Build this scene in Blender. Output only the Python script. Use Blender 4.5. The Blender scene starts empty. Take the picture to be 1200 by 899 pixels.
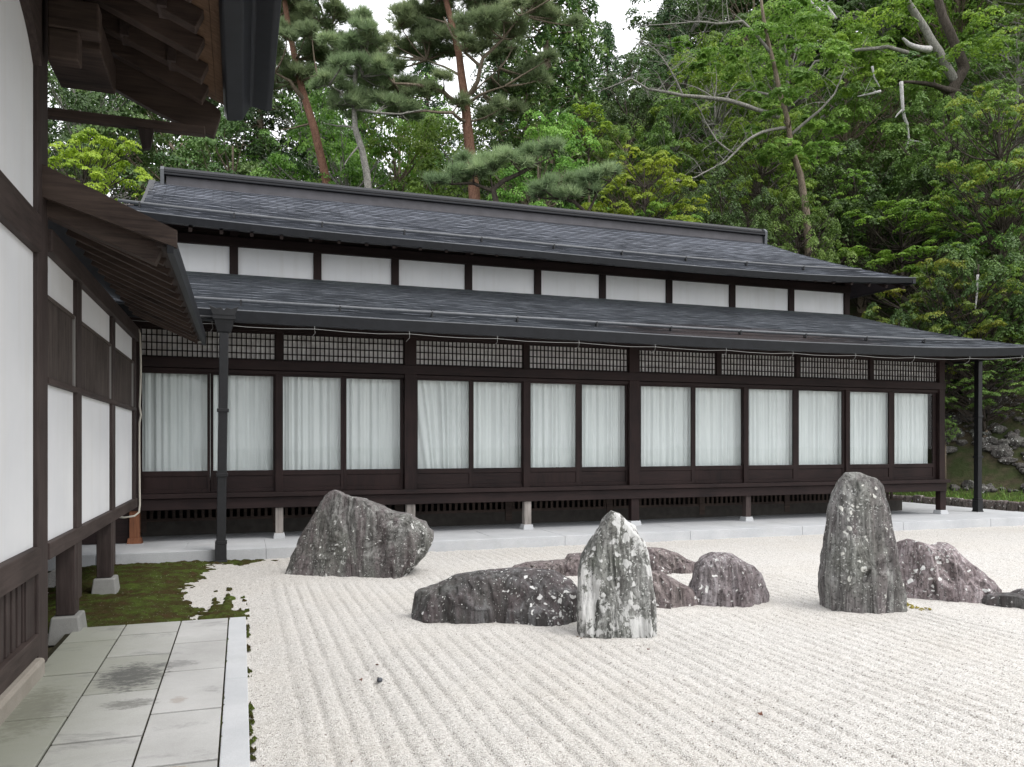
import bpy, bmesh, math, random
import numpy as np
from mathutils import Vector, noise as mnoise
random.seed(7); RNG = np.random.default_rng(7)
R = math.radians
scn = bpy.context.scene
COL = scn.collection

# ---------------------------------------------------------------- camera
H = 1.55; FPX = 928.0; YAW = R(18.9); SA, CA = math.sin(YAW), math.cos(YAW)
cd = bpy.data.cameras.new('camera'); cam = bpy.data.objects.new('camera', cd); COL.objects.link(cam)
cam.location = (0, 0, H); cam.rotation_euler = (R(90), 0, -YAW)
cd.sensor_width = 36; cd.lens = 36 * FPX / 1200; cd.shift_y = 71.5 / 1200
cd.clip_start = .05; cd.clip_end = 2000
scn.camera = cam

# ---------------------------------------------------------------- sky, sun, exposure
SUN_EL, SUN_AZ = R(58), R(140)      # azimuth clockwise from +Y
w = bpy.data.worlds.new('World'); scn.world = w; w.use_nodes = True
nt = w.node_tree; nt.nodes.clear()
wo = nt.nodes.new('ShaderNodeOutputWorld'); bg = nt.nodes.new('ShaderNodeBackground')
sk = nt.nodes.new('ShaderNodeTexSky'); sk.sky_type = 'NISHITA'; sk.sun_disc = False
sk.sun_elevation = SUN_EL; sk.sun_rotation = SUN_AZ; sk.air_density = 1.0; sk.dust_density = 4.0
cl = nt.nodes.new('ShaderNodeMix'); cl.data_type = 'RGBA'; cl.inputs[0].default_value = .85
cl.inputs[7].default_value = (13.2, 13.3, 13.6, 1)          # even overcast cloud deck
nt.links.new(sk.outputs[0], cl.inputs[6]); nt.links.new(cl.outputs[2], bg.inputs[0])
bg.inputs[1].default_value = 0.10
nt.links.new(bg.outputs[0], wo.inputs[0])
sd = bpy.data.lights.new('sun', 'SUN'); sd.energy = 1.3; sd.angle = R(25); sd.color = (1, .97, .93)
so = bpy.data.objects.new('sun', sd); COL.objects.link(so)
sv = Vector((math.sin(SUN_AZ)*math.cos(SUN_EL), math.cos(SUN_AZ)*math.cos(SUN_EL), math.sin(SUN_EL)))
so.rotation_euler = sv.to_track_quat('Z', 'Y').to_euler()
scn.view_settings.view_transform = 'Standard'; scn.view_settings.look = 'None'
scn.view_settings.gamma = 1; scn.view_settings.exposure = 0.74
scn.cycles.max_bounces = 8; scn.cycles.diffuse_bounces = 4; scn.cycles.glossy_bounces = 3
scn.cycles.transparent_max_bounces = 8; scn.cycles.transmission_bounces = 4
scn.cycles.sample_clamp_indirect = 6

# ---------------------------------------------------------------- measuring helpers
def P(px, py, d):
    r = (px-600)/FPX*d
    return np.array((r*CA+d*SA, d*CA-r*SA, H-(py-521)/FPX*d))
def XatY(px, Y):
    q = (px-600)/FPX
    return Y*(SA+q*CA)/(CA-q*SA)
def dist_of(y, z=0.0): return FPX*(H-z)/(y-521)
def proj(x, y, z):
    r = x*CA-y*SA; d = y*CA+x*SA
    return 600+FPX*r/d, 521-FPX*(z-H)/d

# ---------------------------------------------------------------- object helpers
def prop(o, label=None, cat=None, group=None, kind=None):
    if label: o['label'] = label
    if cat: o['category'] = cat
    if group: o['group'] = group
    if kind: o['kind'] = kind
    return o
def empty(name, loc=(0,0,0), rz=0, **k):
    o = bpy.data.objects.new(name, None); COL.objects.link(o); o.location = loc; o.rotation_euler = (0,0,rz)
    o.empty_display_size = .2
    return prop(o, **k)
def copy_tree(o, parent=None):
    c = o.copy(); COL.objects.link(c)
    if parent: c.parent = parent
    for ch in list(o.children): copy_tree(ch, c)
    return c
def link_mesh(name, me, mat, parent=None, smooth=False, **k):
    o = bpy.data.objects.new(name, me); COL.objects.link(o)
    if mat: me.materials.append(mat)
    if smooth: me.polygons.foreach_set('use_smooth', [True]*len(me.polygons))
    if parent:
        o.parent = parent
        if parent.type == 'EMPTY' or True:
            l = world_loc(parent); o.location = (-l[0], -l[1], -l[2])   # geometry is written in world coordinates
    return prop(o, **k)
def world_loc(o):
    v = Vector(o.location)
    while o.parent: o = o.parent; v += Vector(o.location)
    return v
class MB:
    def __init__(s): s.v = []; s.f = []
    def add(s, vs, fs):
        n = len(s.v); s.v += [tuple(map(float, p)) for p in vs]; s.f += [tuple(i+n for i in f) for f in fs]; return s
    def box(s, x0, x1, y0, y1, z0, z1, top=None):
        t = top or (0, 0)       # taper at the top in x, y
        vs = [(x0,y0,z0),(x1,y0,z0),(x1,y1,z0),(x0,y1,z0),(x0+t[0],y0+t[1],z1),(x1-t[0],y0+t[1],z1),(x1-t[0],y1-t[1],z1),(x0+t[0],y1-t[1],z1)]
        return s.add(vs, [(3,2,1,0),(4,5,6,7),(0,1,5,4),(1,2,6,5),(2,3,7,6),(3,0,4,7)])
    def hexa(s, vs): return s.add(vs, [(3,2,1,0),(4,5,6,7),(0,1,5,4),(1,2,6,5),(2,3,7,6),(3,0,4,7)])
    def beam(s, a, b, wd, ht, up=(0,0,1)):
        a = Vector(a); b = Vector(b); d = (b-a).normalized(); sdv = d.cross(Vector(up)).normalized(); u = sdv.cross(d)
        vs = []
        for p in (a, b):
            for (i, j) in ((-1,-1),(1,-1),(1,1),(-1,1)): vs.append(p+sdv*i*wd/2+u*j*ht/2)
        return s.add(vs, [(0,1,2,3),(7,6,5,4),(0,4,5,1),(1,5,6,2),(2,6,7,3),(3,7,4,0)])
    def tube(s, pts, rad, n=6, cap=True):
        pts = [Vector(p) for p in pts]
        if not hasattr(rad, '__len__'): rad = [rad]*len(pts)
        rings = []; ref = None
        for i, p in enumerate(pts):
            d = (pts[min(i+1, len(pts)-1)]-pts[max(i-1, 0)])
            d = d.normalized() if d.length > 1e-9 else Vector((0,0,1))
            if ref is None: ref = d.orthogonal().normalized()
            a = (ref-d*ref.dot(d))
            a = a.normalized() if a.length > 1e-6 else d.orthogonal().normalized()
            ref = a; b = d.cross(a)
            rings.append([p+(a*math.cos(2*math.pi*k/n)+b*math.sin(2*math.pi*k/n))*rad[i] for k in range(n)])
        vs = [q for r_ in rings for q in r_]; fs = []
        for i in range(len(rings)-1):
            for k in range(n):
                fs.append((i*n+k, i*n+(k+1)%n, (i+1)*n+(k+1)%n, (i+1)*n+k))
        if cap: fs.append(tuple(range(n-1, -1, -1))); fs.append(tuple((len(rings)-1)*n+k for k in range(n)))
        return s.add(vs, fs)
    def prism(s, poly, axis, a, b):
        # poly: list of 2d points; axis 'x','y','z' the extrusion direction
        def mk(p, t):
            return {'x': (t, p[0], p[1]), 'y': (p[0], t, p[1]), 'z': (p[0], p[1], t)}[axis]
        n = len(poly); vs = [mk(p, a) for p in poly]+[mk(p, b) for p in poly]
        fs = [tuple(range(n)), tuple(range(2*n-1, n-1, -1))]+[(i, (i+1)%n+0, (i+1)%n+n, i+n) for i in range(n)]
        return s.add(vs, fs)
    def build(s, name, mat, parent=None, bevel=0, smooth=False, **k):
        me = bpy.data.meshes.new(name); me.from_pydata(s.v, [], s.f); me.update()
        bm = bmesh.new(); bm.from_mesh(me); bmesh.ops.recalc_face_normals(bm, faces=bm.faces); bm.to_mesh(me); bm.free()
        o = link_mesh(name, me, mat, parent, smooth, **k)
        if bevel:
            m = o.modifiers.new('bevel', 'BEVEL'); m.width = bevel; m.segments = 2; m.limit_method = 'ANGLE'
        return o
def np_mesh(name, verts, faces, tone=None):
    verts = np.asarray(verts, dtype=np.float32); faces = np.asarray(faces, dtype=np.int32)
    me = bpy.data.meshes.new(name); nv = len(verts); nf, k = faces.shape
    me.vertices.add(nv); me.vertices.foreach_set('co', verts.ravel())
    me.loops.add(nf*k); me.loops.foreach_set('vertex_index', faces.ravel())
    me.polygons.add(nf); me.polygons.foreach_set('loop_start', np.arange(0, nf*k, k, dtype=np.int32))
    me.update(calc_edges=True)
    if tone is not None:
        at = me.attributes.new('tone', 'FLOAT', 'FACE'); at.data.foreach_set('value', np.asarray(tone, dtype=np.float32))
    return me
def grid_mesh(name, xs, ys, zf):
    nx, ny = len(xs), len(ys); X, Y = np.meshgrid(xs, ys); Z = zf(X, Y)
    v = np.stack([X, Y, Z], -1).reshape(-1, 3); i = np.arange(nx*ny).reshape(ny, nx)
    f = np.stack([i[:-1,:-1], i[:-1,1:], i[1:,1:], i[1:,:-1]], -1).reshape(-1, 4)
    return np_mesh(name, v, f)

# value noise in numpy
_tab = RNG.random((256, 256))
def vnoise(x, y, s=1.0):
    x = np.asarray(x, float)/s; y = np.asarray(y, float)/s
    xi = np.floor(x).astype(int); yi = np.floor(y).astype(int); fx = x-xi; fy = y-yi
    fx = fx*fx*(3-2*fx); fy = fy*fy*(3-2*fy)
    t = lambda a, b: _tab[a % 256, b % 256]
    return (t(xi,yi)*(1-fx)+t(xi+1,yi)*fx)*(1-fy)+(t(xi,yi+1)*(1-fx)+t(xi+1,yi+1)*fx)*fy-.5
def sstep(a, b, x): t = np.clip((x-a)/(b-a), 0, 1); return t*t*(3-2*t)

# ---------------------------------------------------------------- materials
class NT:
    def __init__(s, name):
        s.m = bpy.data.materials.new(name); s.m.use_nodes = True; s.t = s.m.node_tree
        s.b = s.t.nodes['Principled BSDF']; s.out = s.t.nodes['Material Output']
    def n(s, ty, **k):
        nd = s.t.nodes.new(ty)
        for a, b in k.items(): setattr(nd, a, b)
        return nd
    def l(s, a, b): s.t.links.new(a, b)
    def coord(s, scale=(1,1,1), rot=(0,0,0)):
        c = s.n('ShaderNodeTexCoord'); mp = s.n('ShaderNodeMapping')
        mp.inputs['Scale'].default_value = scale; mp.inputs['Rotation'].default_value = rot
        s.l(c.outputs['Object'], mp.inputs[0]); return mp.outputs[0]
    def noise(s, co, sc, det=4, rough=.6, dist=0):
        nd = s.n('ShaderNodeTexNoise'); nd.inputs['Scale'].default_value = sc; nd.inputs['Detail'].default_value = det
        nd.inputs['Roughness'].default_value = rough; nd.inputs['Distortion'].default_value = dist; s.l(co, nd.inputs['Vector']); return nd.outputs['Fac']
    def vor(s, co, sc, out='Distance', feat='F1'):
        nd = s.n('ShaderNodeTexVoronoi', feature=feat); nd.inputs['Scale'].default_value = sc; s.l(co, nd.inputs['Vector']); return nd.outputs[out]
    def ramp(s, fac, stops):
        r = s.n('ShaderNodeValToRGB'); e = r.color_ramp.elements
        while len(e) < len(stops): e.new(.5)
        for i, (p, c) in enumerate(stops):
            e[i].position = p; e[i].color = (*c, 1) if hasattr(c, '__len__') else (c, c, c, 1)
        s.l(fac, r.inputs[0]); return r.outputs[0]
    def mix(s, f, a, b, mode='MIX'):
        m = s.n('ShaderNodeMix', data_type='RGBA', blend_type=mode)
        for sock, v in ((m.inputs[0], f), (m.inputs[6], a), (m.inputs[7], b)):
            if hasattr(v, 'is_output'): s.l(v, sock)
            elif hasattr(v, '__len__'): sock.default_value = (*v, 1)
            else: sock.default_value = v if sock is m.inputs[0] else (v, v, v, 1)
        return m.outputs[2]
    def math(s, op, a, b=0.0):
        m = s.n('ShaderNodeMath', operation=op)
        for sock, v in ((m.inputs[0], a), (m.inputs[1], b)):
            if hasattr(v, 'is_output'): s.l(v, sock)
            else: sock.default_value = v
        return m.outputs[0]
    def bump(s, h, strength=.5, dist=.02, prev=None):
        b = s.n('ShaderNodeBump'); b.inputs['Strength'].default_value = strength; b.inputs['Distance'].default_value = dist
        s.l(h, b.inputs['Height'])
        if prev: s.l(prev, b.inputs['Normal'])
        s.l(b.outputs[0], s.b.inputs['Normal']); return b.outputs[0]
    def col(s, c):
        if hasattr(c, 'is_output'): s.l(c, s.b.inputs['Base Color'])
        else: s.b.inputs['Base Color'].default_value = (*c, 1)
        return s
    def rough(s, r, spec=None):
        if hasattr(r, 'is_output'): s.l(r, s.b.inputs['Roughness'])
        else: s.b.inputs['Roughness'].default_value = r
        if spec is not None: s.b.inputs['Specular IOR Level'].default_value = spec
        return s

def wood(name, dark, light, axis='x', amt=.5, rough=.65):
    m = NT(name); sc = {'x': (1.2, 16, 16), 'y': (16, 1.2, 16), 'z': (16, 16, 1.2)}[axis]
    co = m.coord(sc); g = m.noise(co, 2.2, 6, .65, .4); big = m.noise(m.coord(), 1.3, 3, .6)
    c = m.ramp(g, [(.32, dark), (.72, light)]); c = m.mix(m.ramp(big, [(.35, 0), (.75, amt)]), c, tuple(x*1.7+.004 for x in light))
    m.col(c).rough(rough, .22); m.bump(g, .35, .006); return m.m
WOODX = wood('dark_wood_x', (.006,.0035,.0038), (.019,.0100,.0092), 'x')
WOODZ = wood('dark_wood_z', (.006,.0035,.0038), (.021,.0105,.0095), 'z')
WOODY = wood('dark_wood_y', (.009,.006,.006), (.026,.017,.014), 'y')
OLDX = wood('weathered_wood_x', (.016,.011,.010), (.075,.053,.043), 'x', .5)
OLDY = wood('weathered_wood_y', (.017,.012,.0105), (.056,.041,.037), 'y', .5)
OLDZ = wood('weathered_wood_z', (.016,.011,.010), (.050,.037,.034), 'z', .5)
LATW = wood('greyed_lattice_wood', (.035,.028,.025), (.105,.085,.076), 'z', .3)
TAN = wood('bare_eave_boards', (.07,.042,.026), (.20,.125,.080), 'x', .3)
PALEZ = wood('bleached_post_wood', (.10,.09,.08), (.32,.29,.27), 'z', .4)
ORNG = wood('orange_stained_wood', (.09,.035,.018), (.22,.09,.045), 'z', .3)

def plaster(nm='white_plaster', k=1.0):
    m = NT(nm); co = m.coord(); a = m.noise(co, 1.1, 4, .6); f = m.noise(co, 90, 2, .6)
    st = m.noise(m.coord((5, 5, .35)), 1.6, 4, .6)
    c = m.ramp(a, [(.3, (.74*k,.75*k,.77*k)), (.7, (.83*k,.835*k,.845*k))]); c = m.mix(m.ramp(st, [(.50, 0), (.85, .32)]), c, (.56,.54,.50))
    m.col(c).rough(.9, .2); m.bump(f, .15, .003); return m.m
PLASTER = plaster(); PLASTER_DIM = plaster('dimmed_plaster', .84)  # second copy darkened to offset the stronger light on the left walls
def simple(name, c, rough=.6, spec=.5, metal=0, bsc=0, bst=.2):
    m = NT(name); m.col(c).rough(rough, spec); m.b.inputs['Metallic'].default_value = metal
    if bsc:
        nz = m.noise(m.coord(), bsc, 4); m.bump(nz, bst, .004)
        m.col(m.mix(m.ramp(nz, [(.3, .0), (.7, 1.)]), tuple(x*.78 for x in c), tuple(min(1, x*1.22) for x in c)))
    return m.m
PIPE = simple('dark_painted_pipe', (.013,.0135,.015), .45, .35, .1, 14)
METAL = simple('dark_roof_edge_metal', (.012,.013,.016), .45, .3, .1, 9)
GUARD = simple('grey_snow_guard_pipe', (.075,.08,.088), .5, .5, .2, 20)
WIRE = simple('pale_wire', (.26,.26,.25), .5)
CABLE = simple('cream_cable', (.55,.52,.45), .5)
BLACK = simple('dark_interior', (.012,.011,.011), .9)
PAPER = simple('grey_shoji_paper', (.84,.81,.80), .9, .2, 0, 6)
SEPIA = simple('grey_timber_frame', (.22,.21,.20), .7)
def roofmat(name, c1, c2, green=0):
    m = NT(name); co = m.coord()
    br = m.n('ShaderNodeTexBrick'); cc = m.n('ShaderNodeTexCoord'); m.l(cc.outputs['UV'], br.inputs['Vector'])
    br.offset = .5; br.inputs['Scale'].default_value = 1; br.inputs['Brick Width'].default_value = .30; br.inputs['Row Height'].default_value = 1.0
    br.inputs['Mortar Size'].default_value = .012; br.inputs['Mortar Smooth'].default_value = .2; br.inputs['Bias'].default_value = 0
    br.inputs['Color1'].default_value = (*c1, 1); br.inputs['Color2'].default_value = (*c2, 1); br.inputs['Mortar'].default_value = tuple(x*.35 for x in c1)+(1,)
    dirt = m.noise(m.coord((1, .35, 1)), 1.1, 6, .65); c = m.mix(m.ramp(dirt, [(.4, 0), (.75, .22)]), br.outputs['Color'], tuple(x*1.5 for x in c2))
    if green:
        # verdigris bloom high on the lower roof, just under the plaster wall
        sp = m.n('ShaderNodeSeparateXYZ'); m.l(cc.outputs['Object'], sp.inputs[0])
        gz = m.math('ADD', sp.outputs[1], m.math('MULTIPLY', dirt, 1.4))
        c = m.mix(m.ramp(m.math('MULTIPLY', m.math('SUBTRACT', gz, 14.05), 1.4), [(0, 0), (1, .6)]), c, (.095,.125,.11))
    m.col(c); rg = m.ramp(m.noise(co, 7, 4), [(.3, .34), (.7, .52)]); m.rough(rg, .75); m.b.inputs['Metallic'].default_value = 0
    m.bump(m.math('SUBTRACT', m.math('MULTIPLY', m.noise(m.coord((3,1,1)), 9, 4), .6), br.outputs['Fac']), .5, .006); return m.m
ROOF = roofmat('slate_grey_copper_roof', (.120,.132,.160), (.175,.190,.225))
ROOFG = roofmat('verdigris_touched_roof', (.115,.128,.150), (.168,.184,.208), 1)
def stone_slab(name, c1, c2, sc=1.0, stain=.5, dk=(.10,.10,.085)):
    m = NT(name); co = m.coord(); f = m.noise(co, 170*sc, 2, .7); a = m.noise(co, 1.7, 6, .65); b = m.noise(co, .8, 5, .7, .5)
    c = m.ramp(a, [(.3, c1), (.7, c2)]); c = m.mix(m.ramp(f, [(.35, 0), (.65, .30)]), c, tuple(x*.45 for x in c1))
    c = m.mix(m.ramp(b, [(.52, 0), (.74, stain)]), c, dk); m.col(c).rough(.8, .3); m.bump(f, .25, .003); return m.m
GRANITE = stone_slab('pale_granite', (.42,.433,.45), (.53,.54,.55), 1, .30, (.26,.26,.23))
def slabmat():
    m = NT('stained_granite_slabs'); co = m.coord(); sp = m.n('ShaderNodeSeparateXYZ'); m.l(co, sp.inputs[0])
    f = m.noise(co, 170, 2, .7); a = m.noise(co, 1.4, 6, .65); b = m.noise(m.coord((1, 1.6, 1)), 1.9, 7, .72, .5)
    c = m.ramp(a, [(.3, (.35,.348,.34)), (.7, (.47,.468,.46))])
    # per-slab tint
    at = m.n('ShaderNodeAttribute', attribute_name='tone'); c = m.mix(m.ramp(at.outputs['Fac'], [(0, 0), (1, .75)]), c, (.235,.24,.205))
    c = m.mix(m.ramp(f, [(.35, 0), (.65, .22)]), c, (.17,.17,.16))
    # algae film on the strip beside the wall
    gx = m.math('MULTIPLY', m.math('ADD', sp.outputs[0], m.math('MULTIPLY', b, .7)), 1.0)
    c = m.mix(m.ramp(m.math('ADD', m.math('MULTIPLY', gx, -1), .0), [(.05, 0), (.75, .62)]), c, (.19,.20,.15))
    c = m.mix(m.ramp(b, [(.56, 0), (.70, .55)]), c, (.10,.10,.095))
    # dark weather stain on the middle row and a rusty spot
    def spot(x, y, rx, ry, col, k, c):
        dx = m.math('DIVIDE', m.math('SUBTRACT', sp.outputs[0], x), rx); dy = m.math('DIVIDE', m.math('SUBTRACT', sp.outputs[1], y), ry)
        q = m.math('ADD', m.math('ADD', m.math('MULTIPLY', dx, dx), m.math('MULTIPLY', dy, dy)), m.math('MULTIPLY', m.math('SUBTRACT', m.noise(m.coord((1, 2, 1)), 13, 8, .8), .5), 5.5))
        return m.mix(m.ramp(q, [(.2, k), (1.1, 0)]), c, col)
    c = spot(-.66, 5.55, .22, .34, (.06,.06,.058), .85, c); c = spot(-.60, 4.95, .16, .10, (.10,.10,.09), .7, c); c = spot(-.34, 4.93, .05, .07, (.20,.15,.11), .4, c); c = spot(-.42, 5.75, .16, .10, (.09,.09,.09), .5, c); c = spot(-1.1, 5.0, .2, .5, (.12,.12,.09), .6, c); c = spot(-.3, 3.9, .07, .03, (.22,.17,.11), .6, c); m.col(c).rough(.75, .35); m.bump(f, .3, .003); return m.m
SLAB = slabmat()
def gravelmat():
    m = NT('white_gravel'); co = m.coord()
    v = m.n('ShaderNodeTexVoronoi'); v.inputs['Scale'].default_value = 125; m.l(co, v.inputs['Vector'])
    hs = m.n('ShaderNodeSeparateColor'); m.l(v.outputs['Color'], hs.inputs[0])
    c = m.ramp(hs.outputs[0], [(0, (.15,.14,.13)), (.05, (.33,.31,.285)), (.12, (.55,.53,.50)), (.55, (.64,.62,.59)), (1, (.76,.745,.72))])
    e = m.ramp(v.outputs['Distance'], [(.35, 0), (.85, .55)]); c = m.mix(e, c, (.25,.23,.20))
    big = m.noise(co, .7, 5, .6); c = m.mix(m.ramp(big, [(.45, 0), (.8, .28)]), c, (.50,.45,.38))
    deb = m.noise(co, 26, 3, .6); c = m.mix(m.ramp(deb, [(.72, 0), (.78, .6)]), c, (.22,.16,.12))
    m.col(c).rough(.9, .2)
    h = m.math('SUBTRACT', 1.0, v.outputs['Distance']); b1 = m.bump(h, .9, .008); m.bump(m.noise(co, 22, 5, .7), .55, .03, b1); return m.m
GRAVEL = gravelmat()
def rockmat(name, base, alt, purple, spots, streak_rot, green=.2, blotch=.5, yellow=0, seed=0., white=(.72,.72,.70)):
    m = NT(name)
    cc = m.n('ShaderNodeTexCoord'); mp = m.n('ShaderNodeMapping'); mp.inputs['Location'].default_value = (seed, seed*1.7, seed*.6); m.l(cc.outputs['Object'], mp.inputs[0]); co = mp.outputs[0]
    mp2 = m.n('ShaderNodeMapping'); mp2.inputs['Rotation'].default_value = streak_rot; mp2.inputs['Scale'].default_value = (13, 13, .9); m.l(co, mp2.inputs[0]); st = mp2.outputs[0]
    s1 = m.noise(st, 1.5, 8, .66, .5); s2 = m.noise(st, .55, 6, .6, .3); fine = m.noise(co, 34, 8, .72); med = m.noise(co, 4.5, 7, .65)
    c = m.ramp(s1, [(.34, tuple(x*.30 for x in base)), (.47, base), (.62, alt)])
    c = m.mix(m.ramp(s2, [(.44, 0), (.60, purple)]), c, (.125,.098,.102))
    c = m.mix(m.ramp(m.noise(co, 1.6, 4, .6), [(.50, 0), (.66, green)]), c, (.145,.158,.130))
    c = m.mix(m.ramp(fine, [(.38, .75), (.50, 0)]), c, (.03,.028,.026))
    c = m.mix(m.ramp(med, [(.38, blotch), (.52, 0)]), c, (.035,.033,.031))
    # pale lichen: ragged stretched crust plus small scattered spots
    wob = m.n('ShaderNodeVectorMath', operation='ADD'); nz3 = m.n('ShaderNodeTexNoise'); nz3.inputs['Scale'].default_value = 9; nz3.inputs['Detail'].default_value = 5; m.l(co, nz3.inputs['Vector'])
    sc3 = m.n('ShaderNodeVectorMath', operation='SCALE'); sc3.inputs['Scale'].default_value = .16; m.l(nz3.outputs['Color'], sc3.inputs[0]); m.l(co, wob.inputs[0]); m.l(sc3.outputs[0], wob.inputs[1])
    mp4 = m.n('ShaderNodeMapping'); mp4.inputs['Rotation'].default_value = streak_rot; mp4.inputs['Scale'].default_value = (2.6, 2.6, 1.0); m.l(wob.outputs[0], mp4.inputs[0])
    cr_ = m.noise(mp4.outputs[0], 2.4, 9, .68)
    p0 = .74-.27*spots; c = m.mix(m.ramp(cr_, [(p0, 0), (p0+.025, .9)]), c, white)
    big = m.noise(co, 1.7, 3, .6)
    v2 = m.vor(wob.outputs[0], 11); k2 = m.math('SUBTRACT', m.math('MULTIPLY', m.math('ADD', big, spots*.35-.27), .62), v2)
    c = m.mix(m.ramp(m.math('ADD', k2, .5), [(.49, 0), (.53, .9)]), c, white)
    v3 = m.vor(wob.outputs[0], 30); k3 = m.math('SUBTRACT', m.math('MULTIPLY', m.math('ADD', big, spots*.3-.2), .6), v3)
    c = m.mix(m.ramp(m.math('ADD', k3, .5), [(.49, 0), (.56, .75)]), c, (.46,.47,.45))
    if yellow: c = m.mix(m.ramp(m.noise(co, 2.6, 5, .6), [(.66, 0), (.70, yellow)]), c, (.55,.55,.32))
    m.col(c).rough(.85, .3)
    b1 = m.bump(s1, .7, .03); b2 = m.bump(med, .3, .02, b1); m.bump(fine, .6, .006, b2); return m.m

def leafmat(name, dark, mid, bright, trans=.35):
    m = NT(name); at = m.n('ShaderNodeAttribute', attribute_name='tone')
    oi = m.n('ShaderNodeObjectInfo'); c = m.ramp(at.outputs['Fac'], [(0, dark), (.5, mid), (1, bright)])
    hs = m.n('ShaderNodeHueSaturation'); m.l(c, hs.inputs['Color'])
    m.l(m.math('ADD', m.math('MULTIPLY', oi.outputs['Random'], .03), .485), hs.inputs['Hue'])
    m.l(m.math('ADD', m.math('MULTIPLY', oi.outputs['Random'], .35), .85), hs.inputs['Value'])
    m.col(hs.outputs[0]).rough(.55, .35)
    tr = m.n('ShaderNodeBsdfTranslucent'); m.l(hs.outputs[0], tr.inputs[0])
    mx = m.n('ShaderNodeMixShader'); mx.inputs[0].default_value = trans
    m.l(m.b.outputs[0], mx.inputs[1]); m.l(tr.outputs[0], mx.inputs[2]); m.l(mx.outputs[0], m.out.inputs[0]); return m.m
L_MAPLE = leafmat('maple_leaves', (.095,.180,.024), (.180,.310,.040), (.32,.46,.070), .42)
L_LIME = leafmat('lime_maple_leaves', (.15,.25,.018), (.27,.40,.030), (.40,.52,.06), .42)
L_OAK = leafmat('oak_leaves', (.090,.180,.030), (.165,.305,.052), (.31,.47,.10), .45)
L_DARK = leafmat('evergreen_leaves', (.036,.075,.020), (.068,.130,.032), (.135,.225,.055), .25)
L_MID = leafmat('shrub_leaves', (.066,.130,.026), (.120,.215,.042), (.22,.34,.075), .35)
L_OLIVE = leafmat('olive_maple_leaves', (.085,.150,.022), (.150,.235,.030), (.33,.33,.045), .38)
L_CEDAR = leafmat('cedar_sprays', (.028,.060,.024), (.052,.100,.034), (.11,.185,.045), .2)
L_CEDARB = leafmat('fresh_cedar_sprays', (.042,.090,.026), (.085,.160,.038), (.17,.27,.055), .25)
L_PINE = leafmat('pine_needles', (.135,.19,.095), (.225,.295,.15), (.35,.42,.22), .5)
def bark(name, a, b, sc=5, red=None):
    m = NT(name); co = m.coord((3, 3, 1)); g = m.noise(co, sc, 8, .7, .6); c = m.ramp(g, [(.32, a), (.7, b)])
    v = m.vor(co, sc*1.8, 'Distance', 'DISTANCE_TO_EDGE'); c = m.mix(m.ramp(v, [(0, .7), (.08, 0)]), c, tuple(x*.4 for x in a))
    m.col(c).rough(.9, .2); m.bump(g, .8, .04); return m.m
B_RED = bark('red_pine_bark', (.12,.062,.042), (.27,.15,.105))
B_GREY = bark('grey_bark', (.13,.125,.11), (.33,.32,.29))
B_PALE = bark('bleached_dead_wood', (.36,.35,.34), (.62,.61,.60))
B_DARK = bark('dark_bark', (.035,.028,.022), (.10,.085,.07))
B_BROWN = bark('brown_bark', (.11,.085,.06), (.26,.215,.165))

# ================================================================ SETTING
def hillz(X, Y):
    D = (X-15.6)*.85+(Y-14.0)*.53-np.maximum(0, 9-Y)*.8
    z = np.where(D < 0, 0, np.where(D < 1.8, .34*D, np.where(D < 6, .61+(D-1.8)*1.0, 4.81+(D-6)*.72)))
    z = np.minimum(z, 34+0*D)
    z = z+(vnoise(X, Y, 1.3)*.5+vnoise(X, Y, .4)*.18)*sstep(1.5, 3.5, D)+vnoise(X, Y, 5)*1.2*sstep(6, 12, D)
    return z-.03+.02*vnoise(X, Y, .5)*sstep(-1, 0, D)
def hz(x, y): return float(hillz(np.array(x, float), np.array(y, float)))
def terrainmat():
    m = NT('forest_floor'); co = m.coord(); n1 = m.noise(co, .9, 6, .65); n2 = m.noise(co, 6, 6, .7)
    c = m.ramp(n2, [(.3, (.025,.021,.014)), (.7, (.075,.060,.040))]); c = m.mix(m.ramp(n1, [(.42, 0), (.58, .8)]), c, (.028,.042,.014))
    sp = m.n('ShaderNodeSeparateXYZ'); m.l(co, sp.inputs[0])
    low = m.ramp(m.math('SUBTRACT', sp.outputs[2], 0.0), [(.0, 1.), (.32, 1.), (.50, 0.)])
    far = m.ramp(m.math('SUBTRACT', sp.outputs[0], 15.0), [(.3, 0), (.8, 1)])
    c = m.mix(m.math('MULTIPLY', low, far), c, m.ramp(n2, [(.3, (.032,.050,.012)), (.7, (.070,.105,.022))]))
    m.col(c).rough(.95, .1); m.bump(n2, .8, .06); return m.m
gx = np.concatenate([np.linspace(-300, -20, 15), np.linspace(-18, 14, 33), np.linspace(14.3, 30, 60), np.linspace(31, 70, 40), np.linspace(80, 300, 12)])
gy = np.concatenate([np.linspace(-300, -20, 15), np.linspace(-18, 8, 27), np.linspace(8.3, 30, 80), np.linspace(31, 80, 50), np.linspace(90, 300, 12)])
link_mesh('ground', grid_mesh('ground', gx, gy, hillz), terrainmat(), None, True, kind='structure')

# stones list (silhouette in the photograph's units, front contact row, thickness); used by gravel too
STN = {}
def stone_base(px, ybase, T):
    d = dist_of(ybase)+T*.75
    return d
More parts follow.
